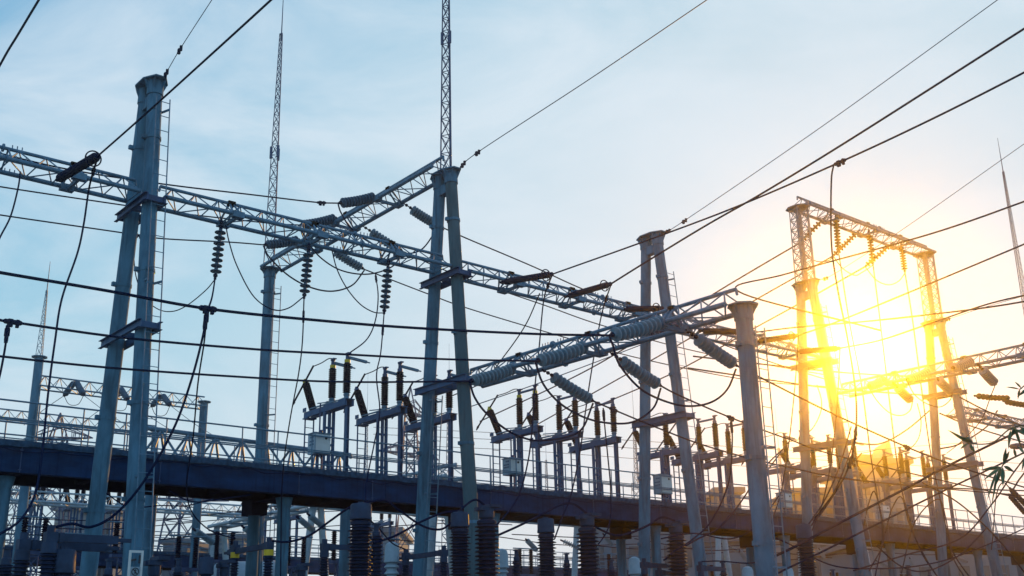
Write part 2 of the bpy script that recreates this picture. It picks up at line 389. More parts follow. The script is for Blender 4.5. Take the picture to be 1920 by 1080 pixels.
truss('lattice_beam', 'lattice beam sloping down-left from the masted tower head to the slim post', (18.8, 25.55, 16.2), (18.8, 36.4, 16.0), panels=15, hangers=(3.0, 5.6, 8.1), group=G, cr=0.06)
truss('lattice_beam', 'near lattice beam from the middle tower up to the short round post', (19.6, 25.3, 9.55), (19.6, 15.45, 9.45), panels=14, hangers=(2.2, 5.0, 7.9), splices=(3.6,), group=G, cr=0.055, wr=0.019)
truss('lattice_beam', 'lattice beam right of the sun, rising towards the right edge', (37.5, 24.8, 11.40), (37.5, 15.4, 11.38), panels=14, hangers=(2.3, 5.1, 7.4), group=G)

# ------------------------------------------------------------------ walkway
def walkway(label, x0, x1, y0, lab_rail, z=7.1, detail=True):
    t = thing('raised_walkway', label, 'walkway', (x0, y0, 0))
    y1 = y0+2.95
    cap = MB(); n = 220 if detail else 2; top = []
    cap_lo = z-0.16
    rnd = random.Random(3); i0 = len(cap.v)
    for i in range(n+1):
        x = x0+(x1-x0)*i/n; j = rnd.uniform(-0.022, 0.012) if detail else 0; k = rnd.uniform(-0.03, 0.012) if detail else 0
        cap.v += [V(x, y0-0.05+k*0.6, cap_lo+k), V(x, y0-0.05+j*0.5, z+j), V(x, y1+0.05, z+j), V(x, y1+0.05, cap_lo)]
    for i in range(n):
        a = i0+4*i
        for k in range(4): cap.f.append((a+k, a+(k+1) % 4, a+4+(k+1) % 4, a+4+k))
    cap.f += [(i0+3, i0+2, i0+1, i0), tuple(i0+4*n+k for k in range(4))]
    cap.build('deck_slab', M['cap'], t, smooth=False)
    gb = MB(); step = 8.0
    x = x0
    k = 0
    joints = [x0]+[8.55+8*i+3.2 for i in range(-3, 8) if x0 < 8.55+8*i+3.2 < x1]+[x1]
    for a, b in zip(joints, joints[1:]): gb.box((a+0.008, y0, z-0.82), (b-0.008, y0+0.28, z-0.165))
    gb.build('front_girder', M['conc'], t, smooth=False)
    if detail:
        sb = MB(); rr_ = random.Random(5)
        for i in range(int((x1-x0)/4)):
            xx = x0+2+4*i+rr_.uniform(-0.8, 0.8); sb.tube((xx, y0-0.02, z-0.17), (xx, y0-0.02, z-0.82), 0.014, n=6)
            for zz in (z-0.25, z-0.75): sb.box((xx-0.04, y0-0.025, zz-0.012), (xx+0.04, y0-0.003, zz+0.012))
        sb.build('conduit', M['dsteel'], t)
        lw = catmull([V(x0+0.5*i, y0-0.075-0.01*rr_.random(), z-0.20-0.14*abs(math.sin(i*0.9))*rr_.random()) for i in range(int((x1-x0)*2))], 4)
        MB().path(lw, 0.013, 5).build('slung_cable', M['wire'], t)
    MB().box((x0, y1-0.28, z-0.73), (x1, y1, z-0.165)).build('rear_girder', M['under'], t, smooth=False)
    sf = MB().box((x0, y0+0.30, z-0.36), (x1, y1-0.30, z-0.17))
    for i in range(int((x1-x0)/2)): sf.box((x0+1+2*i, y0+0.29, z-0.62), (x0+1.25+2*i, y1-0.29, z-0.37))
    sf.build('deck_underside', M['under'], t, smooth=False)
    for i in range(-2, 8):
        xc = 8.55+8*i
        if not x0 < xc < x1: continue
        for yy, cc in ((y0+0.62, 0.0), (y0+2.5, 0.35)):
            c = MB().tube((xc, yy, -0.3), (xc, yy, z-0.87), 0.185, n=22)
            c.tube((xc, yy, z-1.15), (xc, yy, z-0.86), 0.2, 0.26, n=22)
            c.build('column', M['pole'], t)
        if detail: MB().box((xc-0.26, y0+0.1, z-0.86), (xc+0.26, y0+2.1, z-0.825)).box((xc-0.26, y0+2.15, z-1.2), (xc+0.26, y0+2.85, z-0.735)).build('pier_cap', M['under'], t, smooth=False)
    for yy in (y0+0.05, y1-0.08):
        rl = MB()
        for h_, rr in ((1.0, 0.024), (0.55, 0.017), (0.5, 0.02), (0.13, 0.02)):
            rl.tube((x0, yy+(0.012 if h_ == 0.5 else 0), z+h_), (x1, yy+(0.012 if h_ == 0.5 else 0), z+h_), rr, n=6)
        n = int((x1-x0)/1.15)
        for i in range(n+1):
            x = x0+0.1+1.15*i; rl.tube((x, yy, z-0.06), (x, yy, z+1.0), 0.021, n=6)
            if yy > y0+1: rl.tube((x+0.5, yy, z-0.05), (x+0.5, yy, z+0.5), 0.015, n=5)
        rl.build('railing', M['steel'], t)
    return t
walkway('long raised concrete walkway with railings crossing the whole photo', -6, 66, 29.9, '')
walkway('distant low-looking raised walkway seen under the near one on the left', 2, 60, 58.0, '', detail=False)

# ------------------------------------------------------------------ disconnect switches on the walkway
def shed_profile(z0, z1, core, shed, n, alt=1.0):
    p = [(z0, core)]; dz = (z1-z0)/n
    for i in range(n):
        a = z0+dz*i; sh = shed*(alt if i % 2 else 1.0); p += [(a+dz*0.22, core), (a+dz*0.40, sh), (a+dz*0.52, sh*0.985), (a+dz*0.90, core*1.03)]
    return p+[(z1, core)]
def switch(closed, band, label, loc, grp):
    t = thing('disconnect_switch', label, 'switch', (0, 0, 0), grp)
    pm = M['paint']
    b = MB()
    for s in (-1, 1): b.box((s*0.13-0.035, -0.14, 2.17), (s*0.13+0.035, 2.46, 2.36))
    b.box((-0.16, -0.2, 2.362), (0.16, 0.32, 2.385)).box((-0.16, 0.72, 2.362), (0.16, 1.22, 2.385)).box((-0.19, 2.2, 2.13), (0.19, 2.5, 2.165)).box((-0.19, 2.3, 2.365), (-0.165, 2.5, 2.5)).box((0.165, 2.3, 2.365), (0.19, 2.5, 2.5))
    b.build('crossbeam', pm, t, smooth=False)
    MB().box((-0.055, -0.07, 0), (-0.04, 0.07, 2.168)).box((0.04, -0.07, 0), (0.055, 0.07, 2.168)).box((-0.039, -0.012, 0), (0.039, 0.012, 2.168)).build('post', pm, t, smooth=False)
    md = MB()
    for xx in (-0.18, 0, 0.15): md.box((xx-0.035, 1.02, 0), (xx+0.035, 1.12, 2.168))
    for z in (0.5, 1.05, 1.6): md.box((-0.144, 1.04, z), (-0.036, 1.10, z+0.07)).box((0.036, 1.04, z), (0.114, 1.10, z+0.07))
    md.build('post', pm, t, smooth=False)
    fr = MB()
    for xx in (-0.16, 0.16): fr.tube((xx, 2.36, 0), (xx, 2.36, 2.128), 0.028, n=6)
    for z in (0.35, 0.85, 1.35, 1.85): fr.tube((-0.16, 2.36, z), (0.16, 2.36, z), 0.013, n=5)
    fr.build('post', pm, t)
    heads = []
    for y0 in (0.06, 0.96):
        MB().lathe(V(0, y0, 2.386), V(0, y0, 5), [(0, 0.13), (0.03, 0.13), (0.05, 0.085), (0.12, 0.08), (0.15, 0.105), (0.17, 0.105), (0.215, 0.075)], 14).build('insulator_base', M['steel'], t)
        MB().lathe(V(0, y0, 2.602), V(0, y0, 5), shed_profile(0, 0.98, 0.095, 0.132, 15), 16).build('post_insulator', M['brown'], t)
        hd = MB().lathe(V(0, y0, 3.583), V(0, y0, 5), [(0, 0.085), (0.10, 0.085), (0.12, 0.06), (0.26, 0.055), (0.27, 0.075), (0.30, 0.075)], 12)
        hd.box((-0.06, y0-0.14, 3.884), (0.06, y0+0.05, 3.92))
        hd.build('terminal_head', M['dsteel'], t); heads.append(V(0, y0, 3.76))
        if band: MB().tube((0, y0, 3.60), (0, y0, 3.70), 0.092, n=16).build('phase_band', M['yellow'], t)
        if not closed:
            MB().bar((0.06, y0, 3.78), (0.72, y0-0.02, 3.72), 0.075, 0.085).bar((0.722, y0-0.02, 3.72), (0.84, y0-0.025, 3.71), 0.04, 0.035).build('contact_arm', M['steel'], t)
    if closed:
        MB().tube(heads[0]+V(0, 0.03, 0.02), heads[1]-V(0, 0.03, -0.02), 0.045, n=10).build('contact_arm', M['paint'], t)
    a, bb = V(0, 2.12, 2.36), V(0, 2.70, 3.42); d = (bb-a).normalized(); Ln = (bb-a).length
    MB().lathe(a, bb, shed_profile(0, Ln, 0.095, 0.132, 15), 16).build('tilted_insulator', M['brown'], t)
    MB().lathe(bb, bb+d, [(0, 0.09), (0.09, 0.09), (0.11, 0.05), (0.18, 0.04)], 12).build('tilted_cap', M['yellow'] if band else M['dsteel'], t)
    MB().tube(bb+V(0, -0.48, 0.52), bb+V(0, 0.75, -0.50), 0.033, n=8).tube(bb+V(0, 0.75, -0.50), bb+V(0, 0.86, -0.62), 0.05, 0.02, n=8).build('blade', M['wire'], t)
    MB().path(catmull([V(0, 0.94, 3.92), V(0, 1.25, 3.98), V(0, 1.7, 3.93), bb+V(0, -0.46, 0.50)], 6), 0.017).build('flexible_lead', M['wire'], t)
    MB().tube((0.1, 0.1, 2.52), (0.1, 0.9, 2.5), 0.018, n=6).tube((0.1, 0.95, 2.5), (0.08, 2.0, 2.62), 0.02, n=6).tube((-0.1, 0.5, 2.42), (-0.1, 2.2, 2.44), 0.03, n=6).bar((-0.12, 1.1, 2.48), (0.12, 1.05, 2.52), 0.05, 0.05).build('operating_rod', M['steel'], t)
    t.location = loc
    return t
GR = 'disconnect switches on the raised walkway'
SW = {}
o_name = ['left-hand', 'centre', 'right-hand']
sites = [(18.59, 20.63, 22.67), (26.57, 28.54, 30.54), (34.45, 36.5, 38.4), (42.4, 44.45, 46.45), (50.4, 52.4, 54.4)]
where = ['with open arms, left of the middle tower', 'in the cluster just right of the middle tower',
         'between the two legs of the bare tower and the short post', 'in the sun glow beside the brightest tower', 'between the sunlit tower and the last tower on the right']
kind = ['yellow-banded switch', 'plain switch', 'plain switch']
for gi, xs in enumerate(sites):
    closed = gi in (1, 2)
    for k, x in enumerate(xs):
        band = k == 0 and gi < 2
        key = (closed, band)
        lab = '%s switch %s%s' % (o_name[k], 'with yellow bands ' if band else '', where[gi])
        loc = V(x, 30.42, 7.09)
        if key in SW: dup(SW[key], loc, lab)
        else: SW[key] = switch(closed, band, lab, loc, GR)
FG = 'hazy switches on the distant walkway'
for i, (x, w_) in enumerate(((18.3, 'just right of the lattice pylon, seen beneath the deck'), (20.3, 'left of the leftmost tower legs, seen beneath the deck'), (22.5, 'showing between the legs of the leftmost tower'), (30.6, 'left of the dark pier cap, seen beneath the deck'), (32.6, 'right above the yellow-banded posts'), (39.0, 'behind the largest finned insulator'))):
    dup(SW[(False, False)], V(x, 58.5, 7.09), 'hazy far switch '+w_, FG)

# ------------------------------------------------------------------ control cabinets on the walkway
def cabinet(px, py, Y, w, d, h, label, double=False):
    c = at(px, py, Y=Y)
    t = thing('control_cabinet', label, 'cabinet', (c.x, c.y, 7.1), 'control cabinets on the walkway railing')
    x0, y0, z0 = c.x-w/2, c.y, c.z-h/2
    MB().box((x0, y0, z0), (x0+w, y0+d, z0+h)).build('body', M['pale'], t, smooth=False)
    MB().box((x0-0.03, y0-0.03, z0+h+0.002), (x0+w+0.03, y0+d+0.03, z0+h+0.03)).build('lid', M['steel'], t, smooth=False)
    dr = MB().box((x0+0.03, y0-0.022, z0+0.04), (x0+w-0.03, y0-0.003, z0+h-0.04)).build('door', M['white'], t, smooth=False)
    MB().tube((x0+w*0.68, y0-0.04, z0+h*0.78), (x0+w*0.68, y0-0.023, z0+h*0.78), 0.04, n=10).build('handle', M['ink'], dr)
    tx = MB(); rnd = random.Random(int(px))
    for r_, zz in enumerate((0.78, 0.58, 0.42)):
        y = 0.06
        while y < d-0.10:
            l_ = rnd.uniform(0.025, 0.055); tx.box((x0-0.006, y0+y, z0+h*zz), (x0-0.002, y0+y+l_, z0+h*zz+0.045)); y += l_+0.02
            if r_ == 0 and y > d*0.6: break
    tx.build('lettering', M['dsteel'], t, smooth=False)
    zb = 7.095
    MB().tube((c.x-0.05, y0+d*0.5, zb), (c.x-0.05, y0+d*0.5, z0-0.002), 0.05, n=10).tube((c.x+0.12, y0+d*0.6, zb), (c.x+0.12, y0+d*0.6, z0-0.002), 0.025, n=8).tube((c.x+0.04, y0+d/2, z0+h+0.031), (c.x+0.04, y0+d/2, z0+h+0.15), 0.06, n=10).tube((c.x+0.04, y0+d/2+0.07, z0+h+0.1), (c.x+0.04, y0+d/2+0.07, 9.2), 0.028, n=6).build('conduit', M['dsteel'], t)
    return t
cabinet(605, 832, 30.05, 0.55, 0.42, 0.62, 'pale lettered cabinet below the yellow-banded switch left of the middle tower')
cabinet(967, 875, 30.05, 0.50, 0.42, 0.56, 'pale lettered cabinet right of the middle tower legs')
cabinet(1250, 908, 30.05, 0.62, 0.42, 0.72, 'pale cabinet with panels between the legs of the bare tower')
cabinet(1478, 938, 30.05, 0.55, 0.42, 0.62, 'lettered cabinet between the short post and the sunlit tower')
cabinet(1662, 960, 30.05, 0.60, 0.42, 0.62, 'sun-washed cabinet right of the brightest tower legs')

# ------------------------------------------------------------------ insulator strings
_disc = {}
def disc_mesh(kind):
    if kind in _disc: return _disc[kind]
    r = dict(big=0.166, susp=0.145, small=0.14)[kind]
    pr = [(0, .05), (.022, .06), (.03, r*.78), (.036, r*.97), (.045, r), (.066, r), (.074, r*.95), (.079, r*.6), (.092, .065), (.118, .05)] if kind == 'big' else [(0.0, 0.045), (0.035, 0.05), (0.045, r*0.55), (0.062, r*0.93), (0.072, r), (0.082, r*0.97), (0.078, r*0.7), (0.092, r*0.66), (0.085, r*0.42), (0.10, 0.05), (0.118, 0.03)]
    me = MB().lathe(V(0, 0, 0), V(0, 0, 1), pr, 20).mesh('disc'); _disc[kind] = me
    return me
def disc_string(label, p0, p1, n, kind='big', m='disc', group=None, lead=0.35, tail=0.12, double=False, sag=0.0):
    """p0 = fixed end on the beam, p1 = live end"""
    p0, p1 = Vector(p0), Vector(p1); d = (p1-p0); Ln = d.length; d.normalize()
    t = thing('insulator_string', label, 'insulator', p0, group)
    ft = MB().tube(p0, p0+d*lead, 0.022, n=6)
    for q in (0.12, 0.45, 0.78): ft.lathe(p0+d*lead*q, p1, [(0, 0.02), (0.02, 0.05), (0.07, 0.05), (0.09, 0.02)], 8)
    ft.build('fitting', M['wire'], t); ft = MB()
    ft.tube(p1-d*tail, p1, 0.035, n=8).lathe(p1-d*tail*0.9, p1, [(0, 0.03), (0.01, 0.06), (0.06, 0.06), (0.08, 0.03)], 8)
    ft.build('fitting', M['wire'], t)
    key = kind+m
    me = disc_mesh(kind)
    if key not in _disc: me2 = me.copy(); me2.materials.append(M[m]); _disc[key] = me2
    body = Ln-lead-tail; step = body/n; q = d.to_track_quat('Z', 'Y')
    perp = d.cross(UP).cross(d)
    for i in range(n):
        u = (i+0.5)/n; o = bpy.data.objects.new('disc', _disc[key]); COL.objects.link(o); o.parent = t
        dx = d*(lead+step*(i)) - UP*(sag*math.sin(math.pi*min(1, (lead+step*i)/Ln)))
        o.rotation_euler = q.to_euler(); o.scale = (1, 1, step/0.118); o.location = dx
    return t
def rod_string(label, p0, p1, group=None, shed=0.075, core=0.04, ringpos=True, m='poly', n=None, lead=0.25):
    p0, p1 = Vector(p0), Vector(p1); d = (p1-p0); Ln = d.length; d.normalize()
    t = thing('insulator_string', label, 'insulator', p0, group)
    ft = MB().tube(p0, p0+d*lead, 0.026, n=6)
    for q in (0.1, 0.5, 0.85): ft.lathe(p0+d*lead*q, p1, [(0, 0.02), (0.015, 0.05), (0.06, 0.05), (0.08, 0.02)], 8)
    ft.build('fitting', M['wire'], t); ft = MB().tube(p1-d*0.15, p1, 0.03, n=6)
    ft.lathe(p1-d*0.12, p1, [(0, 0.03), (0.02, 0.07), (0.10, 0.07), (0.12, 0.03)], 8)
    ft.build('fitting', M['wire'], t)
    a = p0+d*lead; l2 = Ln-lead-0.14
    MB().lathe(a, p1, shed_profile(0, l2, core, shed, n or max(6, round(l2/0.075))), 14).build('shed_stack', M[m], t)
    if ringpos:
        rg = MB().ring(p1-d*0.30, d, 0.17, 0.017, 24)
        x = d.cross(UP).normalized(); y = x.cross(d)
        for k in range(3): a_ = R(120*k); rg.tube(p1-d*0.2, p1-d*0.30+x*(0.17*math.cos(a_))+y*(0.17*math.sin(a_)), 0.01, n=5)
        rg.build('grading_ring', M['wire'], t)
    return t
GS, GL, GRt = 'hanging disc strings', 'strain strings pulling left', 'strain strings pulling right'
def hang(label, a, b, Y, n, m='ddisc', kind='susp', lead=0.28, Y2=None):
    return disc_string(label, at(*a, Y=Y), at(*b, Y=Y if Y2 is None else Y2), n, kind, m, GS, lead=lead, tail=0.16)
hang('vertical string of paired discs nearest the left tower', (416, 411), (403, 524), 25.6, 8)
hang('vertical string of paired discs under the crossing of the two beams', (580, 455), (570, 560), 25.6, 8)
hang('vertical string of paired discs beside the middle tower leg', (729, 485), (720, 589), 25.6, 8)
# strain strings on the upper sloping beam
def strain(label, a, b, plane, n, kind, m, group, lead, tail=0.14, sag=0.04):
    return disc_string(label, at(*a, **plane[0]), at(*b, **plane[1]), n, kind, m, group, lead=lead, tail=tail, sag=sag)
def ypt(px, py, Y): return dict(Y=Y)
Y1 = [28.73, 31.21, 33.66]
strain('ribbed string on the upper beam, the right and highest one pulling left', (706, 368), (634, 381), (dict(Y=28.73), dict(Y=28.73)), 11, 'big', 'ddisc', GL, 0.12)
strain('ribbed string on the upper beam pulling left behind the beam crossing', (632, 408), (562, 422), (dict(Y=31.21), dict(Y=31.21)), 11, 'big', 'ddisc', GL, 0.12)
strain('ribbed string on the upper beam just above the slim post head, pulling left', (563, 449), (494, 459), (dict(Y=33.66), dict(Y=33.66)), 11, 'big', 'ddisc', GL, 0.12)
strain('ribbed string hanging off the upper beam towards the middle tower leg', (750, 377), (822, 423), (dict(Y=28.47), dict(Y=28.47)), 10, 'big', 'disc', GRt, 0.5)
strain('ribbed string behind the main beam, hung between the beam crossing and middle tower', (674, 420), (755, 471), (dict(Y=30.99), dict(Y=30.99)), 10, 'big', 'disc', GRt, 0.5)
strain('ribbed string below the beam crossing, sloping down right', (613, 462), (683, 505), (dict(Y=33.2), dict(Y=33.2)), 10, 'big', 'disc', GRt, 0.35)
# near beam
strain('thick grey ribbed string at the right end of the near beam, pulling left', (1247, 602), (1143, 629), (dict(Y=17.42), dict(Y=17.42)), 11, 'big', 'disc', GL, 0.12)
strain('thick grey ribbed string midway along the near beam, pulling left', (1103, 649), (1004, 677), (dict(Y=20.1), dict(Y=20.1)), 11, 'big', 'disc', GL, 0.12)
strain('thick grey ribbed string at the left end of the near beam, by the tower leg', (968, 689), (880, 715), (dict(Y=22.96), dict(Y=22.96)), 11, 'big', 'disc', GL, 0.12)
strain('pale ribbed string hanging down right to the short round post', (1286, 618), (1382, 686), (dict(Y=17.3), dict(Y=17.3)), 10, 'big', 'disc', GRt, 0.42)
strain('pale ribbed string hanging down right in front of the bare tower leg', (1144, 661), (1240, 724), (dict(Y=19.95), dict(Y=19.95)), 10, 'big', 'disc', GRt, 0.42)
strain('pale ribbed string hanging down right, lowest and leftmost under the near beam', (1016, 692), (1113, 752), (dict(Y=22.55), dict(Y=22.55)), 10, 'big', 'disc', GRt, 0.42)
# rod insulators on the main beam (pulling towards the camera)
GD = 'dark rod insulators on the main beam'
def rod(label, a, Ya, b, X=None, Yb=None, **k):
    p0 = at(*a, Y=Ya); p1 = at(*b, X=p0.x if X is None else X) if Yb is None else at(*b, Y=Yb)
    return rod_string(label, p0, p1, GD, **k), p1
_, W2E = rod('dark rod insulator with a ring at its upper end, left of the leftmost tower', (106, 338), 25.5, (184, 292), shed=0.11, core=0.08)
_, C1E = rod('dark rod insulator at the start of the wire rising past the bare tower head', (938, 530), 25.5, (1036, 514), shed=0.10, core=0.07)
_, C2E = rod('dark rod insulator in the middle of the beam right of the middle tower', (1058, 557), 25.5, (1146, 532), shed=0.10, core=0.07)
_, C3E = rod('dark rod insulator beside the bare tower leg, behind the near beam', (1166, 580), 25.5, (1243, 578), shed=0.10, core=0.07)
_, C4E = rod('warm-lit rod insulator half hidden behind the short round post', (1310, 620), 25.5, (1416, 623), shed=0.11, core=0.07, ringpos=False)
_, C5E = rod('warm-lit rod insulator with a ring, right of the short round post', (1414, 641), 25.5, (1497, 629), shed=0.11, core=0.07)
_, C6E = rod('glowing rod insulator crossing the sunlit tower legs', (1490, 660), 25.5, (1575, 653), shed=0.11, core=0.07, ringpos=False)
# strings of the raised portal
hang('glowing vertical string under the raised beam, leftmost of the portal', (1567, 402), (1572, 470), 25.95, 9, 'brown', 'small', lead=0.25)
hang('glowing vertical string under the middle of the raised beam', (1629, 430), (1637, 497), 25.95, 9, 'brown', 'small', lead=0.25)
hang('glowing vertical string under the raised beam, nearest the right tower', (1689, 453), (1697, 512), 25.95, 9, 'brown', 'small', lead=0.25)
def back(label, a, b, ya=26.35):
    p0 = at(*a, Y=ya); p1 = at(*b, X=p0.x); return disc_string(label, p0, p1, 8, 'small', 'brown', 'slanting strings behind the raised beam', lead=0.3), p1
_, S1E = back('slanting string passing behind the left lattice column of the portal', (1552, 403), (1497, 457))
_, S2E = back('slanting string between the first and second hanging strings of the portal', (1613, 430), (1562, 480))
_, S3E = back('slanting string between the second and third hanging strings of the portal', (1676, 453), (1622, 500))
# far right beam strings
strain('thick string on the rising beam left of the last tower', (1660, 712), (1628, 724), (dict(Y=23.2), dict(Y=23.2)), 9, 'big', 'disc', GL, 0.08)
strain('thick string on the rising beam running behind the last tower leg', (1742, 697), (1700, 712), (dict(Y=21.0), dict(Y=21.0)), 9, 'big', 'disc', GL, 0.08)
strain('thick string on the rising beam right of the last tower', (1822, 677), (1785, 690), (dict(Y=18.6), dict(Y=18.6)), 9, 'big', 'disc', GL, 0.08)
strain('string sloping down right under the rising beam, between the two right towers', (1673, 716), (1711, 753), (dict(Y=22.2), dict(Y=22.2)), 9, 'big', 'disc', GRt, 0.35)
strain('string sloping down right between the legs of the last tower', (1757, 709), (1785, 735), (dict(Y=20.4), dict(Y=20.4)), 8, 'big', 'disc', GRt, 0.1)
strain('string sloping down right in open sky right of the last tower', (1832, 681), (1868, 721), (dict(Y=18.0), dict(Y=18.0)), 9, 'big', 'disc', GRt, 0.35)
strain('brown string of beehive discs right of the last tower, upper of the two', (1826, 742), (1893, 746), (dict(Y=25.4), dict(Y=25.4)), 8, 'small', 'brown', 'beehive strings at right edge', 0.25)
strain('brown string of beehive discs touching the right edge, lower of the two', (1880, 752), (1936, 760), (dict(Y=25.4), dict(Y=25.4)), 8, 'small', 'brown', 'beehive strings at right edge', 0.25)

# ------------------------------------------------------------------ wires
def wire(label, pts, w=3.0, cat='wire', group=None, mt='wire', clamps=(), name='overhead_wire', **pl):
    """pts: (px, py[, plane dict]) or Vectors; pl: default plane; w = width in photograph pixels"""
    q = []
    for p in pts:
        if isinstance(p, Vector): q.append(p)
        else: q.append(at(p[0], p[1], **(p[2] if len(p) > 2 else pl)))
    mid = q[len(q)//2]; r = max(0.008, w*0.5*max(6, depth(mid))/FPX)
    path = catmull(q, 10)
    if clamps:
        t = thing(name, label, cat, q[0], group)
        MB().path(path, r, 8).build('conductor', M[mt], t)
        for c in clamps:
            i = min(len(path)-1, max(0, int(c*10))); j = min(i+1, len(path)-1); i = j-1
            d = (path[j]-path[i]).normalized(); p = path[i]
            MB().lathe(p-d*0.16, p+d, [(0, r*1.1), (0.03, r*1.9), (0.29, r*1.9), (0.32, r*1.1)], 8).bar(p-V(0, 0, 0.09)-d*0.04, p+V(0, 0, 0.05)-d*0.04, 0.06, 0.08, d).bar(p-V(0, 0, 0.09)+d*0.08, p+V(0, 0, 0.05)+d*0.08, 0.06, 0.05, d).build('clamp', M['wire'], t)
        return t
    o = MB().path(path, r, 8).build(name, M[mt]); return tag(o, label, cat, group)
WG = 'thick busbar cables sweeping across the left half'
X_, Y_ = (lambda v: dict(X=v)), (lambda v: dict(Y=v))
wire('thick cable crossing both left towers, uppermost of three, with a hanging clamp', [(-40, 502), (0, 511), (200, 545), (390, 579), (600, 601), (780, 615), (1000, 626), (1143, 629)], 5.6, group=WG, clamps=(3.0,), Y=17.42)
wire('thick cable crossing both left towers, middle of three, dropping a lead at far left', [(-40, 594), (0, 600), (24, 604), (240, 634), (480, 655), (640, 664), (820, 673), (1004, 677)], 4.6, group=WG, clamps=(2.0,), Y=20.1)
wire('thick cable crossing both left towers, lowest of three, just over the switches', [(-40, 663), (0, 668), (200, 689), (440, 706), (640, 716), (880, 715)], 4.2, group=WG, Y=22.96)
wire('steep thick cable cutting across the top left corner', [at(-90, 292, X=6.0), at(0, 122, X=6.0), at(36, 61, X=6.0), at(110, -62, X=6.0)], 4.5)
wire('thick cable rising from the ringed rod insulator past the leftmost tower', [W2E, at(250, 234, X=W2E.x), at(350, 144, X=W2E.x), at(508, 0, X=W2E.x), at(590, -78, X=W2E.x)], 4.0)
wire('thin ground wire rising steeply off the leftmost tower head', [V(9.85, 25.5, HZ+0.09), at(337, 93, X=9.85), at(397, 0, X=9.85), at(450, -82, X=9.85)], 1.6, mt='thin', clamps=(0.25, 1.0))
wire('thin ground wire rising right from the head below the tall mast', [V(19.35, 25.5, HZ+0.09), at(895, 286, X=19.35), at(1100, 152, X=19.35), at(1325, 0, X=19.35), at(1410, -58, X=19.35)], 1.8, mt='thin', clamps=(0.5, 1.0))
wire('thin ground wire rising to the top right corner off the bare tower head', [V(28.5, 25.45, HZ+0.09), at(1283, 414, X=28.5), at(1540, 238, X=28.5), at(1870, 0, X=28.5), at(1950, -58, X=28.5)], 1.5, mt='thin', clamps=(0.5, 1.0))
wire('faint ground wire rising right behind the raised portal', [V(37.7, 25.45, HZ+0.09), at(1570, 510, X=37.7), at(1700, 425, X=37.7), at(1920, 270, X=37.7), at(1990, 222, X=37.7)], 1.2, mt='thin', clamps=(0.5,))
wire('faint ground wire leaving the last tower head towards the right edge', [V(47.4, 25.45, HZ+0.09), at(1785, 596, X=47.4), at(1850, 575, X=47.4), at(1990, 535, X=47.4)], 1.0, mt='thin', clamps=(0.5,))
CG = 'conductors rising towards the right edge'
wire('conductor passing the bare tower head and rising right, carrying a drop lead', [C1E, at(1210, 452, X=C1E.x), at(1380, 388, X=C1E.x), at(1575, 304, X=C1E.x), at(1750, 222, X=C1E.x), at(1920, 136, X=C1E.x), at(1990, 98, X=C1E.x)], 3.8, group=CG, clamps=(3.0,))
wire('conductor crossing below the bare tower head, the steeper of the two crossing wires', [C2E, at(1210, 492, X=C2E.x), at(1320, 425, X=C2E.x), at(1430, 362, X=C2E.x), at(1600, 258, X=C2E.x), at(1920, 54, X=C2E.x), at(1990, 10, X=C2E.x)], 3.8, group=CG)
wire('conductor rising from the near beam tip across the raised portal', [V(29.2, 17.8, 10.6), at(1384, 546, X=29.2), at(1480, 512, X=29.2), at(1740, 440, X=29.2), at(1920, 378, X=29.2), at(1990, 352, X=29.2)], 3.5, group=CG)
wire('conductor leaving the half-hidden rod insulator, nearly level through the sun glow', [C4E, at(1500, 613, X=C4E.x), at(1640, 601, X=C4E.x), at(1840, 578, X=C4E.x), at(1990, 553, X=C4E.x)], 3.0, group=CG)
wire('conductor leaving the ringed rod insulator and climbing steadily right', [C5E, at(1573, 602, X=C5E.x), at(1700, 550, X=C5E.x), at(1920, 458, X=C5E.x), at(1990, 428, X=C5E.x)], 3.2, group=CG)
wire('conductor leaving the glowing rod insulator behind the portal drop leads', [C6E, at(1650, 638, X=C6E.x), at(1740, 608, X=C6E.x), at(1860, 568, X=C6E.x), at(1990, 540, X=C6E.x)], 3.0, group=CG)
BG = 'conductors descending behind the raised portal'
wire('conductor descending left from the slanting string behind the portal column', [S1E, at(1410, 508, X=S1E.x), at(1340, 550, X=S1E.x), at(1200, 636, X=S1E.x), at(1080, 705, X=S1E.x), at(900, 790, X=S1E.x)], 2.7, group=BG)
wire('conductor descending left from the middle slanting string of the portal', [S2E, at(1500, 515, X=S2E.x), at(1410, 566, X=S2E.x), at(1240, 665, X=S2E.x), at(1000, 800, X=S2E.x)], 2.7, group=BG)
wire('conductor descending left from the right slanting string of the portal', [S3E, at(1530, 552, X=S3E.x), at(1415, 615, X=S3E.x), at(1250, 705, X=S3E.x), at(1050, 790, X=S3E.x)], 2.7, group=BG)
TG = 'conductors tied to the upper sloping beam'
wire('conductor behind the leftmost tower, top one reaching the upper beam', [at(-60, 272, Y=28.73), at(120, 316, Y=28.73), at(305, 345, Y=28.73), at(480, 366, Y=28.73), at(590, 379, Y=28.73), at(634, 381, Y=28.73)], 3.0, group=TG, clamps=(4.2,))
wire('conductor behind the leftmost tower, middle one reaching the upper beam', [at(-60, 337, Y=31.21), at(0, 350, Y=31.21), at(240, 386, Y=31.21), at(330, 399, Y=31.21), at(500, 418, Y=31.21), at(562, 422, Y=31.21)], 2.8, group=TG)
wire('conductor behind the leftmost tower, lowest one reaching the slim post head', [at(-60, 392, Y=33.66), at(0, 403, Y=33.66), at(220, 435, Y=33.66), at(300, 447, Y=33.66), at(430, 454, Y=33.66), at(494, 459, Y=33.66)], 2.8, group=TG, clamps=(2.4,))
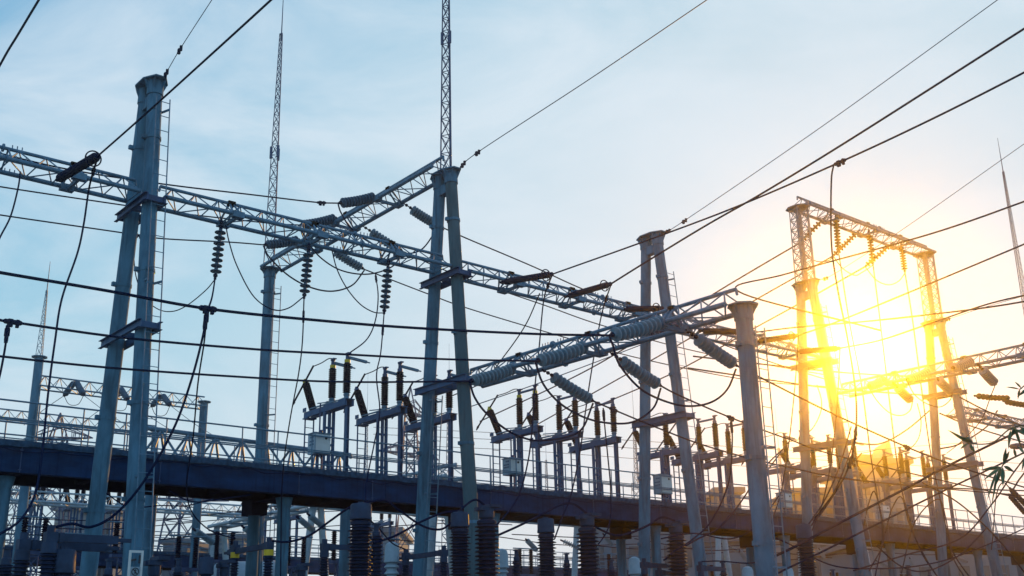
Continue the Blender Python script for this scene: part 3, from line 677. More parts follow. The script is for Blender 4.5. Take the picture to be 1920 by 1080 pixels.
wire('conductor from beside the middle tower leg dropping right to the near beam', [at(822, 423, Y=28.47), at(875, 447, Y=28.47), at(1000, 500, Y=28.47), at(1090, 541, Y=28.47), at(1200, 585, Y=28.47), at(1420, 670, Y=28.47), at(1560, 715, Y=28.47)], 2.4, group=TG)
wire('conductor passing behind the middle tower from the hidden ribbed string', [at(755, 471, Y=30.99), at(830, 505, Y=30.99), at(905, 533, Y=30.99), at(1020, 572, Y=30.99), at(1135, 612, Y=30.99), at(1320, 662, Y=30.99), at(1560, 705, Y=30.99)], 2.2, group=TG)
wire('conductor from the lowest ribbed string, behind the middle tower legs', [at(683, 505, Y=33.2), at(805, 552, Y=33.2), at(880, 579, Y=33.2), at(1050, 630, Y=33.2), at(1200, 672, Y=33.2), at(1400, 712, Y=33.2), at(1560, 726, Y=33.2)], 2.2, group=TG)
NG = 'conductors descending right from the near beam'
wire('conductor from the pale string at the short post, descending right past the sun', [at(1382, 686, Y=17.3), at(1430, 710, Y=17.3), at(1560, 775, Y=17.3), at(1700, 838, Y=17.3), at(1800, 876, Y=17.3), at(1990, 935, Y=17.3)], 3.2, group=NG, clamps=(3.0,))
wire('conductor from the pale string before the bare tower leg, descending right', [at(1240, 724, Y=19.95), at(1275, 742, Y=19.95), at(1370, 783, Y=19.95), at(1480, 824, Y=19.95), at(1600, 862, Y=19.95), at(1990, 952, Y=19.95)], 3.0, group=NG, clamps=(2.0,))
wire('conductor from the lowest pale string, descending right behind the short post', [at(1113, 752, Y=22.55), at(1150, 768, Y=22.55), at(1240, 805, Y=22.55), at(1330, 838, Y=22.55), at(1460, 872, Y=22.55), at(1640, 904, Y=22.55), at(1990, 935, Y=22.55)], 3.0, group=NG, clamps=(1.0,))
JG = 'looped jumper cables'
def Yl(pts, y0, y1):
    n = len(pts)-1
    return [at(p[0], p[1], Y=y0+(y1-y0)*i/n) for i, p in enumerate(pts)]
wire('looped jumper under the right end of the near beam, in front of the bare tower', Yl([(1143, 631), (1150, 650), (1163, 686), (1205, 732), (1262, 757), (1305, 761), (1340, 751), (1365, 728), (1380, 692)], 17.42, 17.3), 4.0, 'jumper', JG, name='jumper_cable')
wire('looped jumper under the middle of the near beam', Yl([(1004, 679), (1017, 717), (1040, 747), (1067, 768), (1105, 786), (1150, 794), (1190, 790), (1225, 765), (1239, 728)], 20.1, 19.95), 4.0, 'jumper', JG, name='jumper_cable')
wire('looped jumper at the left end of the near beam, by the middle tower leg', Yl([(881, 717), (890, 745), (912, 775), (950, 806), (985, 822), (1012, 826), (1060, 820), (1092, 803), (1112, 756)], 22.96, 22.55), 4.0, 'jumper', JG, name='jumper_cable')
wire('looped jumper under the left end of the upper sloping beam', Yl([(494, 461), (505, 482), (540, 516), (580, 538), (622, 546), (660, 535), (683, 507)], 33.66, 33.2), 3.0, 'jumper', JG, name='jumper_cable')
wire('looped jumper behind the hanging string at the beam crossing', Yl([(562, 424), (575, 450), (600, 482), (640, 507), (690, 514), (735, 500), (755, 473)], 31.21, 31.0), 2.8, 'jumper', JG, name='jumper_cable')
wire('looped jumper below the upper beam reaching the middle tower leg', Yl([(634, 383), (640, 400), (660, 430), (700, 458), (750, 474), (790, 468), (822, 425)], 28.73, 28.47), 2.8, 'jumper', JG, name='jumper_cable')
wire('slack lead curving off the first hanging string behind the leftmost tower', Yl([(403, 524), (385, 545), (350, 573), (322, 584), (295, 579), (270, 556), (255, 518), (250, 470)], 25.6, 27.6), 2.0, 'jumper', JG, name='jumper_cable')
wire('long slack lead between the first and second hanging strings', Yl([(423, 421), (430, 455), (445, 500), (475, 555), (510, 580), (540, 578), (570, 556)], 25.4, 25.6), 2.4, 'jumper', JG, name='jumper_cable')
wire('slack lead between the second and third hanging strings', Yl([(622, 468), (632, 505), (650, 540), (675, 570), (700, 585), (720, 587)], 25.9, 25.6), 2.2, 'jumper', JG, name='jumper_cable')
wire('looped lead behind the left lattice column of the portal', [S1E, at(1512, 480, Y=27.2), at(1532, 490, Y=26.9), at(1552, 489, Y=26.5), at(1562, 482, Y=26.4), S2E][:5], 1.8, 'jumper', JG, name='jumper_cable')
wire('looped lead between the first two slanting strings of the portal', [S2E, at(1580, 503, Y=27.2), at(1602, 516, Y=27.0), at(1616, 511, Y=26.6), at(1637, 497, Y=25.95)], 1.8, 'jumper', JG, name='jumper_cable')
wire('looped lead hanging between the last two strings of the portal', [S3E, at(1643, 525, Y=27.2), at(1666, 534, Y=26.8), at(1685, 527, Y=26.3), at(1697, 512, Y=25.95)], 1.8, 'jumper', JG, name='jumper_cable')
wire('small looped jumper under the rising beam left of the last tower', Yl([(1628, 725), (1645, 752), (1668, 774), (1690, 779), (1706, 770), (1711, 754)], 23.2, 22.2), 1.8, 'jumper', JG, name='jumper_cable')
wire('small looped jumper passing behind the last tower legs', Yl([(1700, 713), (1715, 740), (1738, 757), (1762, 763), (1780, 752), (1786, 737)], 21.0, 20.4), 1.8, 'jumper', JG, name='jumper_cable')
DG = 'drop leads'
def drop(label, pts, w, **k): return wire(label, pts, w, 'drop lead', DG, name='drop_lead', **k)
drop('heavy lead falling from the ringed rod insulator past the first tower to the walkway', [W2E, at(168, 348, Y=24.6), at(157, 420, Y=24.4), at(145, 475, Y=24.2), at(116, 560, Y=23.6), at(103, 640, Y=23), at(90, 740, Y=22.4), at(79, 850, Y=21.6), at(66, 925, Y=21), at(38, 975, Y=20.2), at(-15, 1010, Y=19)], 4.0, clamps=(0.5,))
drop('heavy lead hanging at the left edge below the flange bolts of the first beam', [at(38, 322, Y=25.5), at(34, 352, Y=25.3), at(20, 405, Y=25), at(0, 445, Y=24.6), at(-20, 490, Y=24)], 3.2)
drop('short lead falling from the clamp of the middle thick cable at left edge', [at(16, 604, Y=20.1), at(13, 625, Y=20.1), at(9, 655, Y=20.1), at(0, 702, Y=20.1), at(-12, 745, Y=20.1)], 4.2, clamps=(1.0,))
HEADL = at(97, 990, Y=18.0)
drop('heavy lead curving from the uppermost thick cable across the leftmost tower to lower left', [at(389, 580, Y=17.42), at(380, 632, Y=17.5), at(358, 715, Y=17.6), at(325, 805, Y=17.7), at(268, 905, Y=17.8), at(215, 965, Y=17.9), at(170, 988, Y=18), at(135, 982, Y=18), HEADL], 5.0, clamps=(0.4,))
drop('thin lead falling beside the heavy one and bending to the yellow-banded post', [at(388, 582, Y=17.6), at(383, 640, Y=19), at(371, 720, Y=20.5), at(362, 820, Y=22), at(350, 910, Y=23.2), at(360, 960, Y=24), at(395, 995, Y=24.8), at(441, 1010, Y=25.6)], 2.6)
drop('short taut lead joining the first hanging string to the thick cable', [at(403, 524, Y=25.6), at(398, 555, Y=22), at(391, 578, Y=17.5)], 3.2)
drop('thin lead falling from the second hanging string past the slim post', [at(570, 560, Y=25.6), at(567, 640, Y=25.9), at(560, 700, Y=26.4), at(545, 780, Y=27.2), at(533, 860, Y=28.4), at(528, 930, Y=29.2), at(527, 1000, Y=30), at(526, 1085, Y=30.2)], 2.4, clamps=(0.4,))
drop('lead falling from the third hanging string to the largest finned insulator', [at(720, 589, Y=25.6), at(714, 660, Y=25.2), at(706, 705, Y=24.8), at(712, 770, Y=24.2), at(702, 830, Y=23.4), at(688, 900, Y=22.6), at(685, 948, Y=22.05)], 2.6, clamps=(0.4,))
drop('slack lead from the lowest ribbed string onto the topmost open switch head', [at(704, 514, Y=33.1), at(709, 555, Y=32.6), at(704, 600, Y=32), at(688, 636, Y=31.2), at(654, 663, Y=30.5)], 2.4, clamps=(0.2,))
drop('long lead falling from the first rod insulator right of the middle tower', [C1E, at(1020, 560, Y=24.6), at(1011, 650, Y=24.4), at(1003, 725, Y=24.2), at(998, 800, Y=24), at(990, 865, Y=23.7), at(972, 930, Y=23.3), at(940, 975, Y=22.8), at(905, 1005, Y=22.3)], 2.8, clamps=(0.5,))
drop('long lead falling from the second rod insulator behind the pale string', [C2E, at(1128, 590, Y=24.6), at(1110, 690, Y=24.4), at(1098, 770, Y=24.2), at(1087, 850, Y=24), at(1070, 930, Y=23.8), at(1055, 968, Y=23.5), at(1040, 1010, Y=23.2)], 2.8, clamps=(0.5,))
drop('thin lead slanting left from the main beam to the switch heads', [at(1012, 550, Y=25.4), at(985, 610, Y=26.4), at(945, 668, Y=27.8), at(905, 716, Y=29.4), at(848, 742, Y=30.5)], 2.2)
drop('lead hanging from the lowest descending conductor through the second switch cluster', [at(1131, 765, Y=22.55), at(1134, 800, Y=22.5), at(1140, 860, Y=22.4), at(1145, 920, Y=22.3), at(1142, 985, Y=22.2), at(1118, 1025, Y=22.1), at(1095, 1045, Y=22)], 2.6, clamps=(0.4,))
drop('lead hanging from the middle descending conductor left of the short post', [at(1370, 783, Y=19.95), at(1373, 830, Y=19.9), at(1366, 905, Y=19.9), at(1335, 975, Y=19.8), at(1300, 1010, Y=19.8), at(1255, 1040, Y=19.8)], 3.0, clamps=(0.4,))
drop('heavy lead falling from the clamp high above the portal', [at(1563, 310, X=C1E.x), at(1559, 335, X=C1E.x), at(1558, 400, X=C1E.x), at(1560, 470, X=C1E.x+0.2), at(1572, 550, X=C1E.x+0.4), at(1590, 640, X=C1E.x+0.6), at(1605, 745, X=C1E.x+0.9), at(1602, 830, X=C1E.x+1.1), at(1580, 900, X=C1E.x+1.3), at(1528, 972, X=C1E.x+1.6)], 3.2, clamps=(7.5,))
drop('lead falling from the first hanging string of the portal', [at(1572, 470, Y=25.95), at(1592, 600, Y=25.6), at(1615, 720, Y=25.2), at(1632, 850, Y=24.8), at(1645, 930, Y=24.6), at(1657, 1010, Y=24.4), at(1630, 1070, Y=24)], 2.4)
drop('lead falling from the second hanging string of the portal', [at(1637, 497, Y=25.95), at(1650, 600, Y=25.6), at(1664, 720, Y=25.3), at(1681, 860, Y=24.9), at(1697, 945, Y=24.7), at(1725, 1030, Y=24.5), at(1760, 1085, Y=24.2)], 2.4)
drop('lead falling from the third hanging string of the portal', [at(1697, 512, Y=25.95), at(1711, 600, Y=25.6), at(1728, 730, Y=25.2), at(1745, 850, Y=24.8), at(1765, 945, Y=24.4), at(1785, 1030, Y=24.1), at(1820, 1085, Y=24)], 2.4)
drop('arched lead springing from the railing beside the brightest tower to a portal lead', [at(1620, 985, Y=26), at(1626, 955, Y=25.6), at(1640, 922, Y=24.8), at(1655, 1000, Y=24), at(1640, 1085, Y=23.5)], 2.4)
drop('arched lead in the middle of three arcs right of the sun', [at(1660, 1000, Y=26), at(1672, 955, Y=25.6), at(1690, 932, Y=24.7), at(1706, 985, Y=24.2), at(1732, 1040, Y=24), at(1760, 1085, Y=23.8)], 2.4)
drop('arched lead ending at the last tower leg, right of three arcs', [at(1690, 1075, Y=26), at(1715, 980, Y=25.6), at(1758, 936, Y=24.5), at(1774, 975, Y=24), at(1785, 1040, Y=23.8), at(1810, 1085, Y=23.5)], 2.4)
drop('lead falling from the ringed rod insulator in the sun glow', [C5E, at(1494, 680, Y=24), at(1487, 760, Y=24), at(1478, 840, Y=24), at(1465, 920, Y=24), at(1445, 985, Y=24), at(1430, 1040, Y=24)], 2.2)
drop('lead falling from the glowing rod insulator in front of the tower leg', [C6E, at(1572, 720, Y=23.8), at(1566, 800, Y=23.8), at(1556, 880, Y=23.8), at(1540, 950, Y=23.8), at(1520, 1000, Y=23.8)], 2.2)
drop('lead hanging from the near descending conductor beside the brightest tower', [at(1605, 796, Y=17.3), at(1601, 840, Y=17.3), at(1585, 890, Y=17.2), at(1545, 955, Y=17.1), at(1527, 976, Y=17)], 3.2, clamps=(0.4,))
drop('slack lead left of the brightest tower bending down to a switch', [at(1532, 722, Y=26), at(1540, 750, Y=26.4), at(1538, 775, Y=27), at(1522, 805, Y=28), at(1498, 820, Y=29.4)], 1.8)
drop('slack lead right of the rising-beam strings dipping towards a switch', [at(1720, 757, Y=22.2), at(1727, 790, Y=23.5), at(1722, 822, Y=25), at(1705, 842, Y=27), at(1685, 850, Y=30)], 1.6)
drop('slack lead right of the last tower bending to its bracket', [at(1866, 722, Y=18), at(1858, 742, Y=19), at(1838, 790, Y=22), at(1800, 830, Y=25), at(1775, 850, Y=29)], 1.6)
LG = 'thick leads looping between the finned insulators'
def low(label, pts, w=4.2): return wire(label, pts, w, 'cable', LG, name='bus_lead')
low('thick lead from the yellow-banded posts rising to the largest finned insulator', Yl([(510, 1014), (540, 1016), (580, 1004), (620, 976), (655, 952), (677, 948)], 23.5, 22))
low('thick lead dipping between the largest insulator and the middle tower leg', Yl([(677, 946), (720, 938), (750, 958), (790, 985), (820, 993), (840, 985), (865, 955), (890, 937), (908, 946)], 22, 22.2))
low('thick lead crossing behind the middle tower leg, straight and rising', Yl([(700, 1018), (740, 1005), (790, 978), (830, 962), (862, 958)], 22.2, 22))
low('thick lead arching from the boxed insulators to the next boxed head', Yl([(935, 1003), (975, 985), (1015, 965), (1050, 947), (1075, 945), (1100, 962)], 22, 22))
low('thick lead dipping below the deck between the two right boxed heads', Yl([(1110, 985), (1150, 1003), (1180, 1000), (1215, 985), (1240, 970), (1265, 976)], 22, 22))
low('thick lead running up right past the short post to the walkway', Yl([(1245, 1050), (1300, 1015), (1380, 975), (1372, 975)][:2]+[(1350, 988), (1390, 940), (1430, 880), (1475, 835)], 22, 29.5), 2.8)
low('heavy stranded cable from the short post sloping up right across the walkway', Yl([(1438, 1050), (1500, 1020), (1600, 967), (1700, 915), (1800, 862), (1990, 770)], 15.5, 13), 4.6)
low('second heavy cable below it, sloping up right over the last tower', Yl([(1430, 1088), (1530, 1040), (1640, 985), (1760, 925), (1880, 868), (1990, 815)], 16, 14), 3.4)
low('cable rising right across the last tower legs into the corner', Yl([(1600, 1070), (1700, 1040), (1800, 1010), (1860, 945), (1905, 880), (1990, 770)], 20, 16), 2.8)
low('cable crossing low under the walkway at right', Yl([(1430, 1000), (1480, 1020), (1560, 1060), (1650, 1066), (1740, 1058), (1830, 1030), (1990, 960)], 20, 19), 2.6)
low('lead arching over the arm post between the bare tower and short post', Yl([(1316, 1053), (1350, 1052), (1400, 1056), (1440, 1050)], 20, 16), 2.4)
low('lead slanting from behind the largest insulator down to the pale dome', Yl([(690, 972), (710, 990), (735, 1018), (760, 1030)], 24, 25.5), 2.6)
low('lead from under the walkway dipping to the left yellow-banded post', Yl([(318, 920), (350, 938), (380, 941), (420, 935), (470, 928)], 27, 29), 2.4)
low('lead from behind the leftmost tower legs up under the deck', Yl([(200, 925), (225, 943), (250, 952), (300, 948), (350, 948), (400, 935)], 27, 30), 2.2)
wire('long thin stay wire sloping up right behind the near beam and bare tower', [at(860, 770, Y=33), at(1020, 715, Y=31), at(1180, 655, Y=29), at(1290, 612, Y=27)], 1.8, mt='thin')
wire('distant wires crossing the right sky, one faint strand', [at(1500, 860, D=110), at(1700, 838, D=118), at(1990, 820, D=125)], 0.9, mt='thin')
for i, (y0, y1, lb) in enumerate(((815, 833, 'highest faint distant strand over the middle walkway railing'), (828, 848, 'second faint distant strand over the middle walkway railing'), (846, 868, 'lowest faint distant strand just above the middle walkway railing'))):
    wire(lb, [at(700, y0-14, D=130), at(1000, y0, D=133), at(1300, y1, D=136), at(1700, y1+24, D=140), at(1990, y1+40, D=145)], 1.0, group='faint distant wires', mt='thin')

MW = 'thin wires threading the right-hand towers'
for lb, pts, Yv in (('thin wire from the last tower bracket descending to the right edge', [(1800, 745), (1860, 775), (1990, 828)], 24),
    ('thin wire below it, descending to the right edge', [(1762, 775), (1830, 802), (1990, 850)], 26),
    ('slack wire dipping from the sunlit tower to the last tower', [(1600, 830), (1650, 832), (1700, 806), (1745, 768)], 28),
    ('slack wire dipping right of the last tower near leg', [(1760, 842), (1800, 832), (1850, 800), (1870, 770)], 27),
    ('wire crossing the lower part of both right towers, nearly level', [(1560, 895), (1680, 908), (1800, 916), (1990, 922)], 24),
    ('wire dropping from the walkway railing to the right bottom corner', [(1730, 905), (1800, 945), (1870, 1010), (1930, 1085)], 23),
    ('slack wire arcing under the walkway between the right towers', [(1640, 1020), (1690, 1062), (1740, 1070), (1800, 1040), (1850, 990)], 22),
    ('wire rising from the rust-tinted insulator to the brightest tower', [(1515, 985), (1545, 940), (1572, 880), (1596, 800)], 20),
    ('twin wire rising from the rust-tinted insulator beside the first', [(1520, 987), (1560, 930), (1590, 860), (1607, 800)], 20),
    ('slack wire crossing before the short post at railing height', [(1240, 1010), (1300, 1000), (1370, 1010), (1420, 985), (1460, 930)], 21),
    ('thin wire descending behind the short post to the sunlit tower', [(1290, 690), (1440, 712), (1580, 730), (1750, 742)], 30),
    ('thin wire above it, behind the short post', [(1300, 668), (1440, 684), (1600, 700), (1760, 708)], 30)):
    wire(lb, [at(*q, Y=Yv) for q in pts], 2.7, group=MW)
# ------------------------------------------------------------------ finned apparatus in the foreground
def finned(label, px, py, Y, kind, cap_w, body_r, n, group, zb=2.6):
    top = at(px, py, Y=Y); x, y, z = top; t = thing('finned_insulator', label, 'insulator', (x, y, 0), group)
    if kind == 'cap':
        hz = 0.36; r = cap_w/2
        MB().lathe(V(x, y, z-hz), V(x, y, z), [(0, r*0.9), (0.015, r), (0.06, r), (0.08, r*0.97), (hz-0.03, r*0.95), (hz, r*0.86)], 26).tube((x, y, z), (x, y, z+0.05), 0.035, n=10).bar((x-0.07, y, z+0.03), (x+0.07, y, z+0.03), 0.05, 0.04).build('metal_cap', M['head'], t)
    elif kind == 'box':
        hz = 0.34; r = cap_w/2
        MB().lathe(V(x, y, z-hz), V(x, y, z-0.14), [(0, r*0.55), (0.05, r*0.72), (0.2, r*0.72)], 22).box((x-r, y-0.15, z-0.138), (x+r*0.5, y+0.15, z-0.05)).box((x-r*0.1, y-0.22, z-0.048), (x+r*1.25, y+0.22, z+0.02)).bar((x-r*1.2, y, z-0.1), (x-r*1.002, y, z-0.1), 0.07, 0.08).build('terminal_box', M['head'], t)
    elif kind == 'dome':
        hz = 0.55; r = cap_w/2
        MB().lathe(V(x, y, z-hz), V(x, y, z), [(0, r*0.85), (0.01, r), (0.05, r), (0.07, r*0.94), (hz-0.16, r*0.92), (hz-0.05, r*0.75), (hz, r*0.3)], 24).build('dome', M['pale'], t)
    else:
        hz = 0.26; r = cap_w/2
        MB().lathe(V(x, y, z-hz), V(x, y, z), [(0, r), (0.1, r), (0.12, r*0.7), (hz, r*0.65)], 16).box((x-r*0.8, y-r*0.8, z+0.002), (x+r*0.8, y+r*0.8, z+0.04)).build('metal_cap', M['head'], t)
    z1 = z-hz-0.002
    nk = 0.12 if kind in ('cap', 'box') else 0.02
    MB().lathe(V(x, y, zb), V(x, y, z1), shed_profile(0, z1-zb-nk, body_r*0.66, body_r, n, 0.86 if kind == 'cap' else 1.0)+[(z1-zb-nk*0.9, body_r*0.8), (z1-zb-nk*0.3, body_r*0.8), (z1-zb, body_r*0.6)], 24).build('finned_body', M['pale' if kind == 'dome' else 'big'], t)
    MB().tube((x, y, -0.3), (x, y, zb-0.15), 0.14, n=14).lathe(V(x, y, zb-0.148), V(x, y, 9), [(0, 0.2), (0.02, body_r*1.2), (0.12, body_r*1.2), (0.147, body_r*0.9)], 18).build('pedestal', M['pole'], t)
    return t, V(x, y, z)
G1, G2, G3 = 'capped finned insulators', 'boxed finned insulators', 'slim finned posts'
finned('largest finned insulator with a wide round cap, left of the middle tower', 677, 945, 22, 'cap', 0.50, 0.285, 26, G1)
finned('capped finned insulator standing in front of the middle tower leg', 862, 961, 22, 'cap', 0.46, 0.265, 26, G1)
finned('capped finned insulator between two boxed ones, right of the middle tower', 1023, 973, 22, 'cap', 0.45, 0.26, 26, G1)
finned('rust-tinted capped finned insulator in front of the brightest tower', 1506, 984, 18.0, 'cap', 0.42, 0.25, 26, G1)
finned('boxed finned insulator touching the middle tower leg', 912, 948, 22, 'box', 0.52, 0.30, 21, G2)
finned('boxed finned insulator in the middle under the walkway', 1100, 964, 22, 'box', 0.54, 0.30, 21, G2)
finned('boxed finned insulator between the legs of the bare tower', 1266, 979, 22, 'box', 0.54, 0.29, 21, G2)
finned('short capped finned insulator left of the leftmost tower base', 122, 1031, 18, 'cap', 0.36, 0.20, 22, G3, zb=1.8)
finned('boxed finned insulator beside the white warning frame', 291, 1046, 21, 'box', 0.32, 0.20, 22, G3, zb=1.8)
finned('squat capped insulator left of the first yellow-banded post', 388, 1045, 23, 'cap', 0.32, 0.17, 22, G3, zb=1.8)
finned('squat boxed insulator just left of the first yellow-banded post', 421, 1052, 23, 'box', 0.24, 0.15, 22, G3, zb=1.8)
finned('squat flared insulator left of the largest finned one', 566, 1058, 23, 'box', 0.26, 0.16, 22, G3, zb=1.8)
finned('pale domed voltage transformer left of the middle tower leg', 735, 1016, 26, 'dome', 0.42, 0.20, 12, 'pale domed transformers', zb=2)
finned('pale domed voltage transformer half hidden behind the boxed insulator', 940, 1029, 26, 'dome', 0.42, 0.20, 12, 'pale domed transformers', zb=2)
finned('pale domed voltage transformer beside the left leg of the bare tower', 1189, 1044, 26, 'dome', 0.42, 0.20, 12, 'pale domed transformers', zb=2)
finned('pale domed voltage transformer left of the short post base', 1401, 1062, 26, 'dome', 0.42, 0.20, 12, 'pale domed transformers', zb=2)
finned('pale domed voltage transformer right of the short post base', 1477, 1064, 26, 'dome', 0.42, 0.20, 12, 'pale domed transformers', zb=2)
finned('slim dark finned post right of the boxed insulators by the middle tower', 968, 1033, 24, 'slim', 0.16, 0.13, 24, G3, zb=2)
finned('slim dark finned post between the bare tower and short post', 1355, 1056, 22, 'slim', 0.15, 0.12, 24, G3, zb=2)
finned('slim finned post low beside the rust-tinted insulator', 1561, 1070, 22, 'slim', 0.16, 0.13, 24, G3, zb=2)
finned('slim dark finned post low between the leftmost tower legs', 205, 1052, 23, 'slim', 0.16, 0.13, 24, G3, zb=2)
finned('slim dark finned post low right of the white warning frame', 335, 1050, 24, 'slim', 0.16, 0.13, 24, G3, zb=2)
finned('dark finned post behind the largest finned insulator, on its right', 706, 985, 24, 'slim', 0.20, 0.17, 26, G3, zb=2)
finned('dark finned post low at the far left corner', 14, 1030, 21, 'slim', 0.18, 0.15, 24, G3, zb=2)
finned('slim dark finned post between two capped insulators right of the middle tower', 1062, 1040, 25, 'slim', 0.16, 0.13, 24, G3, zb=2)
finned('slim dark finned post right of the middle boxed insulator', 1146, 1052, 25, 'slim', 0.16, 0.13, 24, G3, zb=2)
finned('slim dark finned post low between the right towers', 1702, 1062, 23, 'slim', 0.16, 0.13, 24, G3, zb=2)
finned('slim dark finned post low left of the last tower', 1742, 1070, 23, 'slim', 0.16, 0.13, 24, G3, zb=2)
def arm_post(label, px, py, Y, body_r, band, arm, arm_len, grp, zb=2.2, cap=0.14):
    """slim post insulator with a switch arm; arm = unit direction"""
    top = at(px, py, Y=Y); x, y, z = top; t = thing('switch_post', label, 'switch', (x, y, 0), grp)
    MB().box((x-cap*0.6, y-cap*0.6, z-0.26), (x+cap*0.6, y+cap*0.6, z-0.1)).tube((x, y, z-0.099), (x, y, z), cap*0.45, n=10).tube((x, y, z-0.42), (x, y, z-0.261), body_r*0.95, body_r*0.85, n=14).build('terminal_head', M['head'], t)
    MB().lathe(V(x, y, zb), V(x, y, z), shed_profile(0, z-zb-0.422, body_r*0.66, body_r, max(10, int((z-zb)/0.075))), 18).build('finned_body', M['big'], t)
    if band: MB().tube((x, y, z-0.40), (x, y, z-0.27), body_r*0.98, n=16).build('phase_band', M['yellow'], t)
    MB().tube((x, y, -0.3), (x, y, zb-0.002), 0.10, n=12).build('pedestal', M['pole'], t)
    if arm_len:
        a = V(x, y, z-0.18)+Vector(arm)*cap*0.62; b = a+Vector(arm)*arm_len
        MB().bar(a, b, 0.10, 0.12).bar(a+Vector(arm)*0.03, a+Vector(arm)*0.10, 0.13, 0.15).bar(b+Vector(arm)*0.003, b+Vector(arm)*0.22, 0.05, 0.06).build('switch_arm', M['head'], t)
    return t, V(x, y, z)
AG = 'low switch posts with level arms'
arm_post('dark switch post at lower left with a long arm pointing right at the first tower', 97, 985, 18.0, 0.135, False, (1, 0, 0), 0.95, AG, zb=1.6)
arm_post('dark switch post at lower left, further left and shorter, arm pointing right', 46, 999, 18.5, 0.13, False, (1, 0, 0), 1.2, AG, zb=1.6)
n1_, p_ = arm_post('yellow-banded switch post left of the white columns, right one of the pair', 505, 1008, 23.5, 0.115, True, (0, 1, 0), 1.9, AG)
q_ = at(442, 1014, X=p_.x); arm_post('yellow-banded switch post, left one of the pair joined by an arm', 442, 1014, q_.y, 0.105, True, (0, 1, 0), 0, AG)
arm_post('dark switch post left of the largest finned insulator, arm reaching right', 609, 1011, 24, 0.12, False, (1, -0.25, 0), 0.6, AG)
n2_, p_ = arm_post('dark switch post just right of the middle tower far leg', 832, 1023, 24.0, 0.11, False, (0, 1, 0), 1.75, AG)
q_ = at(761, 1030, X=p_.x); arm_post('dark switch post just left of the middle tower far leg', 761, 1030, q_.y, 0.11, False, (0, 1, 0), 0, AG)
arm_post('dark switch post at the foot of the bare tower left leg, arm pointing right', 1207, 1047, 22.5, 0.105, False, (1, 0, 0), 0.8, AG)
arm_post('dark switch post at the foot of the bare tower, right of its left leg', 1236, 1062, 22.5, 0.10, False, (1, 0, 0), 0.6, AG)
arm_post('dark switch post overlapping the bare tower right leg, arm pointing right', 1313, 1053, 21.5, 0.10, False, (1, 0, 0), 0.75, AG)

# ------------------------------------------------------------------ climbing-guard sign on the left tower
c = at(254, 1058, Y=24.28)
t = thing('warning_sign', 'white framed no-climbing sign on the ladder of the leftmost tower', 'sign', (c.x, c.y, 0))
fr = MB(); w_, h0, h1 = 0.155, c.z-0.75, c.z+0.29
fr.box((c.x-w_, c.y-0.02, h0), (c.x-w_+0.045, c.y+0.02, h1)).box((c.x+w_-0.045, c.y-0.02, h0), (c.x+w_, c.y+0.02, h1)).box((c.x-w_+0.046, c.y-0.02, h1-0.05), (c.x+w_-0.046, c.y+0.02, h1))
fr.build('frame', M['white'], t, smooth=False)
MB().box((c.x-w_+0.047, c.y-0.012, h0), (c.x+w_-0.047, c.y+0.008, c.z-0.055)).build('panel', M['pale'], t, smooth=False)
em = MB().ring(V(c.x, c.y-0.02, c.z-0.155), (0, 1, 0), 0.075, 0.009, 24).bar((c.x-0.05, c.y-0.02, c.z-0.105), (c.x+0.05, c.y-0.02, c.z-0.205), 0.014, 0.014, V(0, 1, 0))
em.tube((c.x, c.y-0.018, c.z-0.12), (c.x, c.y-0.016, c.z-0.12), 0.014, n=10).bar((c.x, c.y-0.018, c.z-0.135), (c.x-0.005, c.y-0.018, c.z-0.17), 0.02, 0.008, V(0, 1, 0)).bar((c.x-0.005, c.y-0.018, c.z-0.17), (c.x-0.025, c.y-0.018, c.z-0.205), 0.01, 0.008, V(0, 1, 0)).bar((c.x, c.y-0.018, c.z-0.17), (c.x+0.02, c.y-0.018, c.z-0.2), 0.01, 0.008, V(0, 1, 0)).bar((c.x, c.y-0.018, c.z-0.14), (c.x+0.03, c.y-0.018, c.z-0.125), 0.009, 0.008, V(0, 1, 0))
em.build('emblem', M['ink'], t, smooth=False)
MB().box((c.x+0.055, c.y-0.014, c.z+0.02), (c.x+0.1, c.y-0.006, c.z+0.19)).bar((c.x, c.y+0.021, c.z+0.1), (c.x, 24.62, c.z+0.1), 0.04, 0.04).build('lock_plate', M['ink'], t, smooth=False)

# ------------------------------------------------------------------ far gantries
FGs = 'far gantry portals'
def portal(label, xa, xb, y, zb, ztop, r, mast=0, strings=(), grp=FGs):
    t = thing('far_gantry', label, 'gantry', (xa, y, 0), grp)
    MB().tube((xa, y, -0.3), (xa, y, ztop), r*1.05, r*0.95, n=16).tube((xa, y, ztop), (xa, y, ztop+0.04), r*1.7, n=10).build('post', M['pole'], t)
    MB().tube((xb, y, -0.3), (xb, y, zb-0.25), r*1.05, r*0.95, n=16).tube((xb, y, zb-0.25), (xb, y, zb-0.21), r*1.6, n=10).build('post', M['pole'], t)
    b = MB(); n = int((xb-xa)/0.6); zz = zb
    for (dy, dz) in ((0, 0), (-0.4, -0.5), (0.4, -0.5)): b.tube((xa, y+dy, zz+dz), (xb, y+dy, zz+dz), 0.035, n=6)
    for i in range(n):
        x0 = xa+(xb-xa)*i/n; x1 = xa+(xb-xa)*(i+1)/n; xm = (x0+x1)/2
        for s in (-1, 1): b.tube((x0, y+0.4*s, zz-0.5), (xm, y, zz), 0.016, n=4, cap=False); b.tube((xm, y, zz), (x1, y+0.4*s, zz-0.5), 0.016, n=4, cap=False)
        b.tube((x0, y-0.4, zz-0.5), (x1, y+0.4, zz-0.5), 0.016, n=4, cap=False)
    b.build('lattice_girder', M['steel'], t)
    if mast: lattice_mast(MB(), V(xa, y, ztop+0.04), mast, 0.28, 0.08, step=1.5, r=0.013, spire=1.3).build('lattice_mast', M['steel'], t)
    return t
fy = 47.6
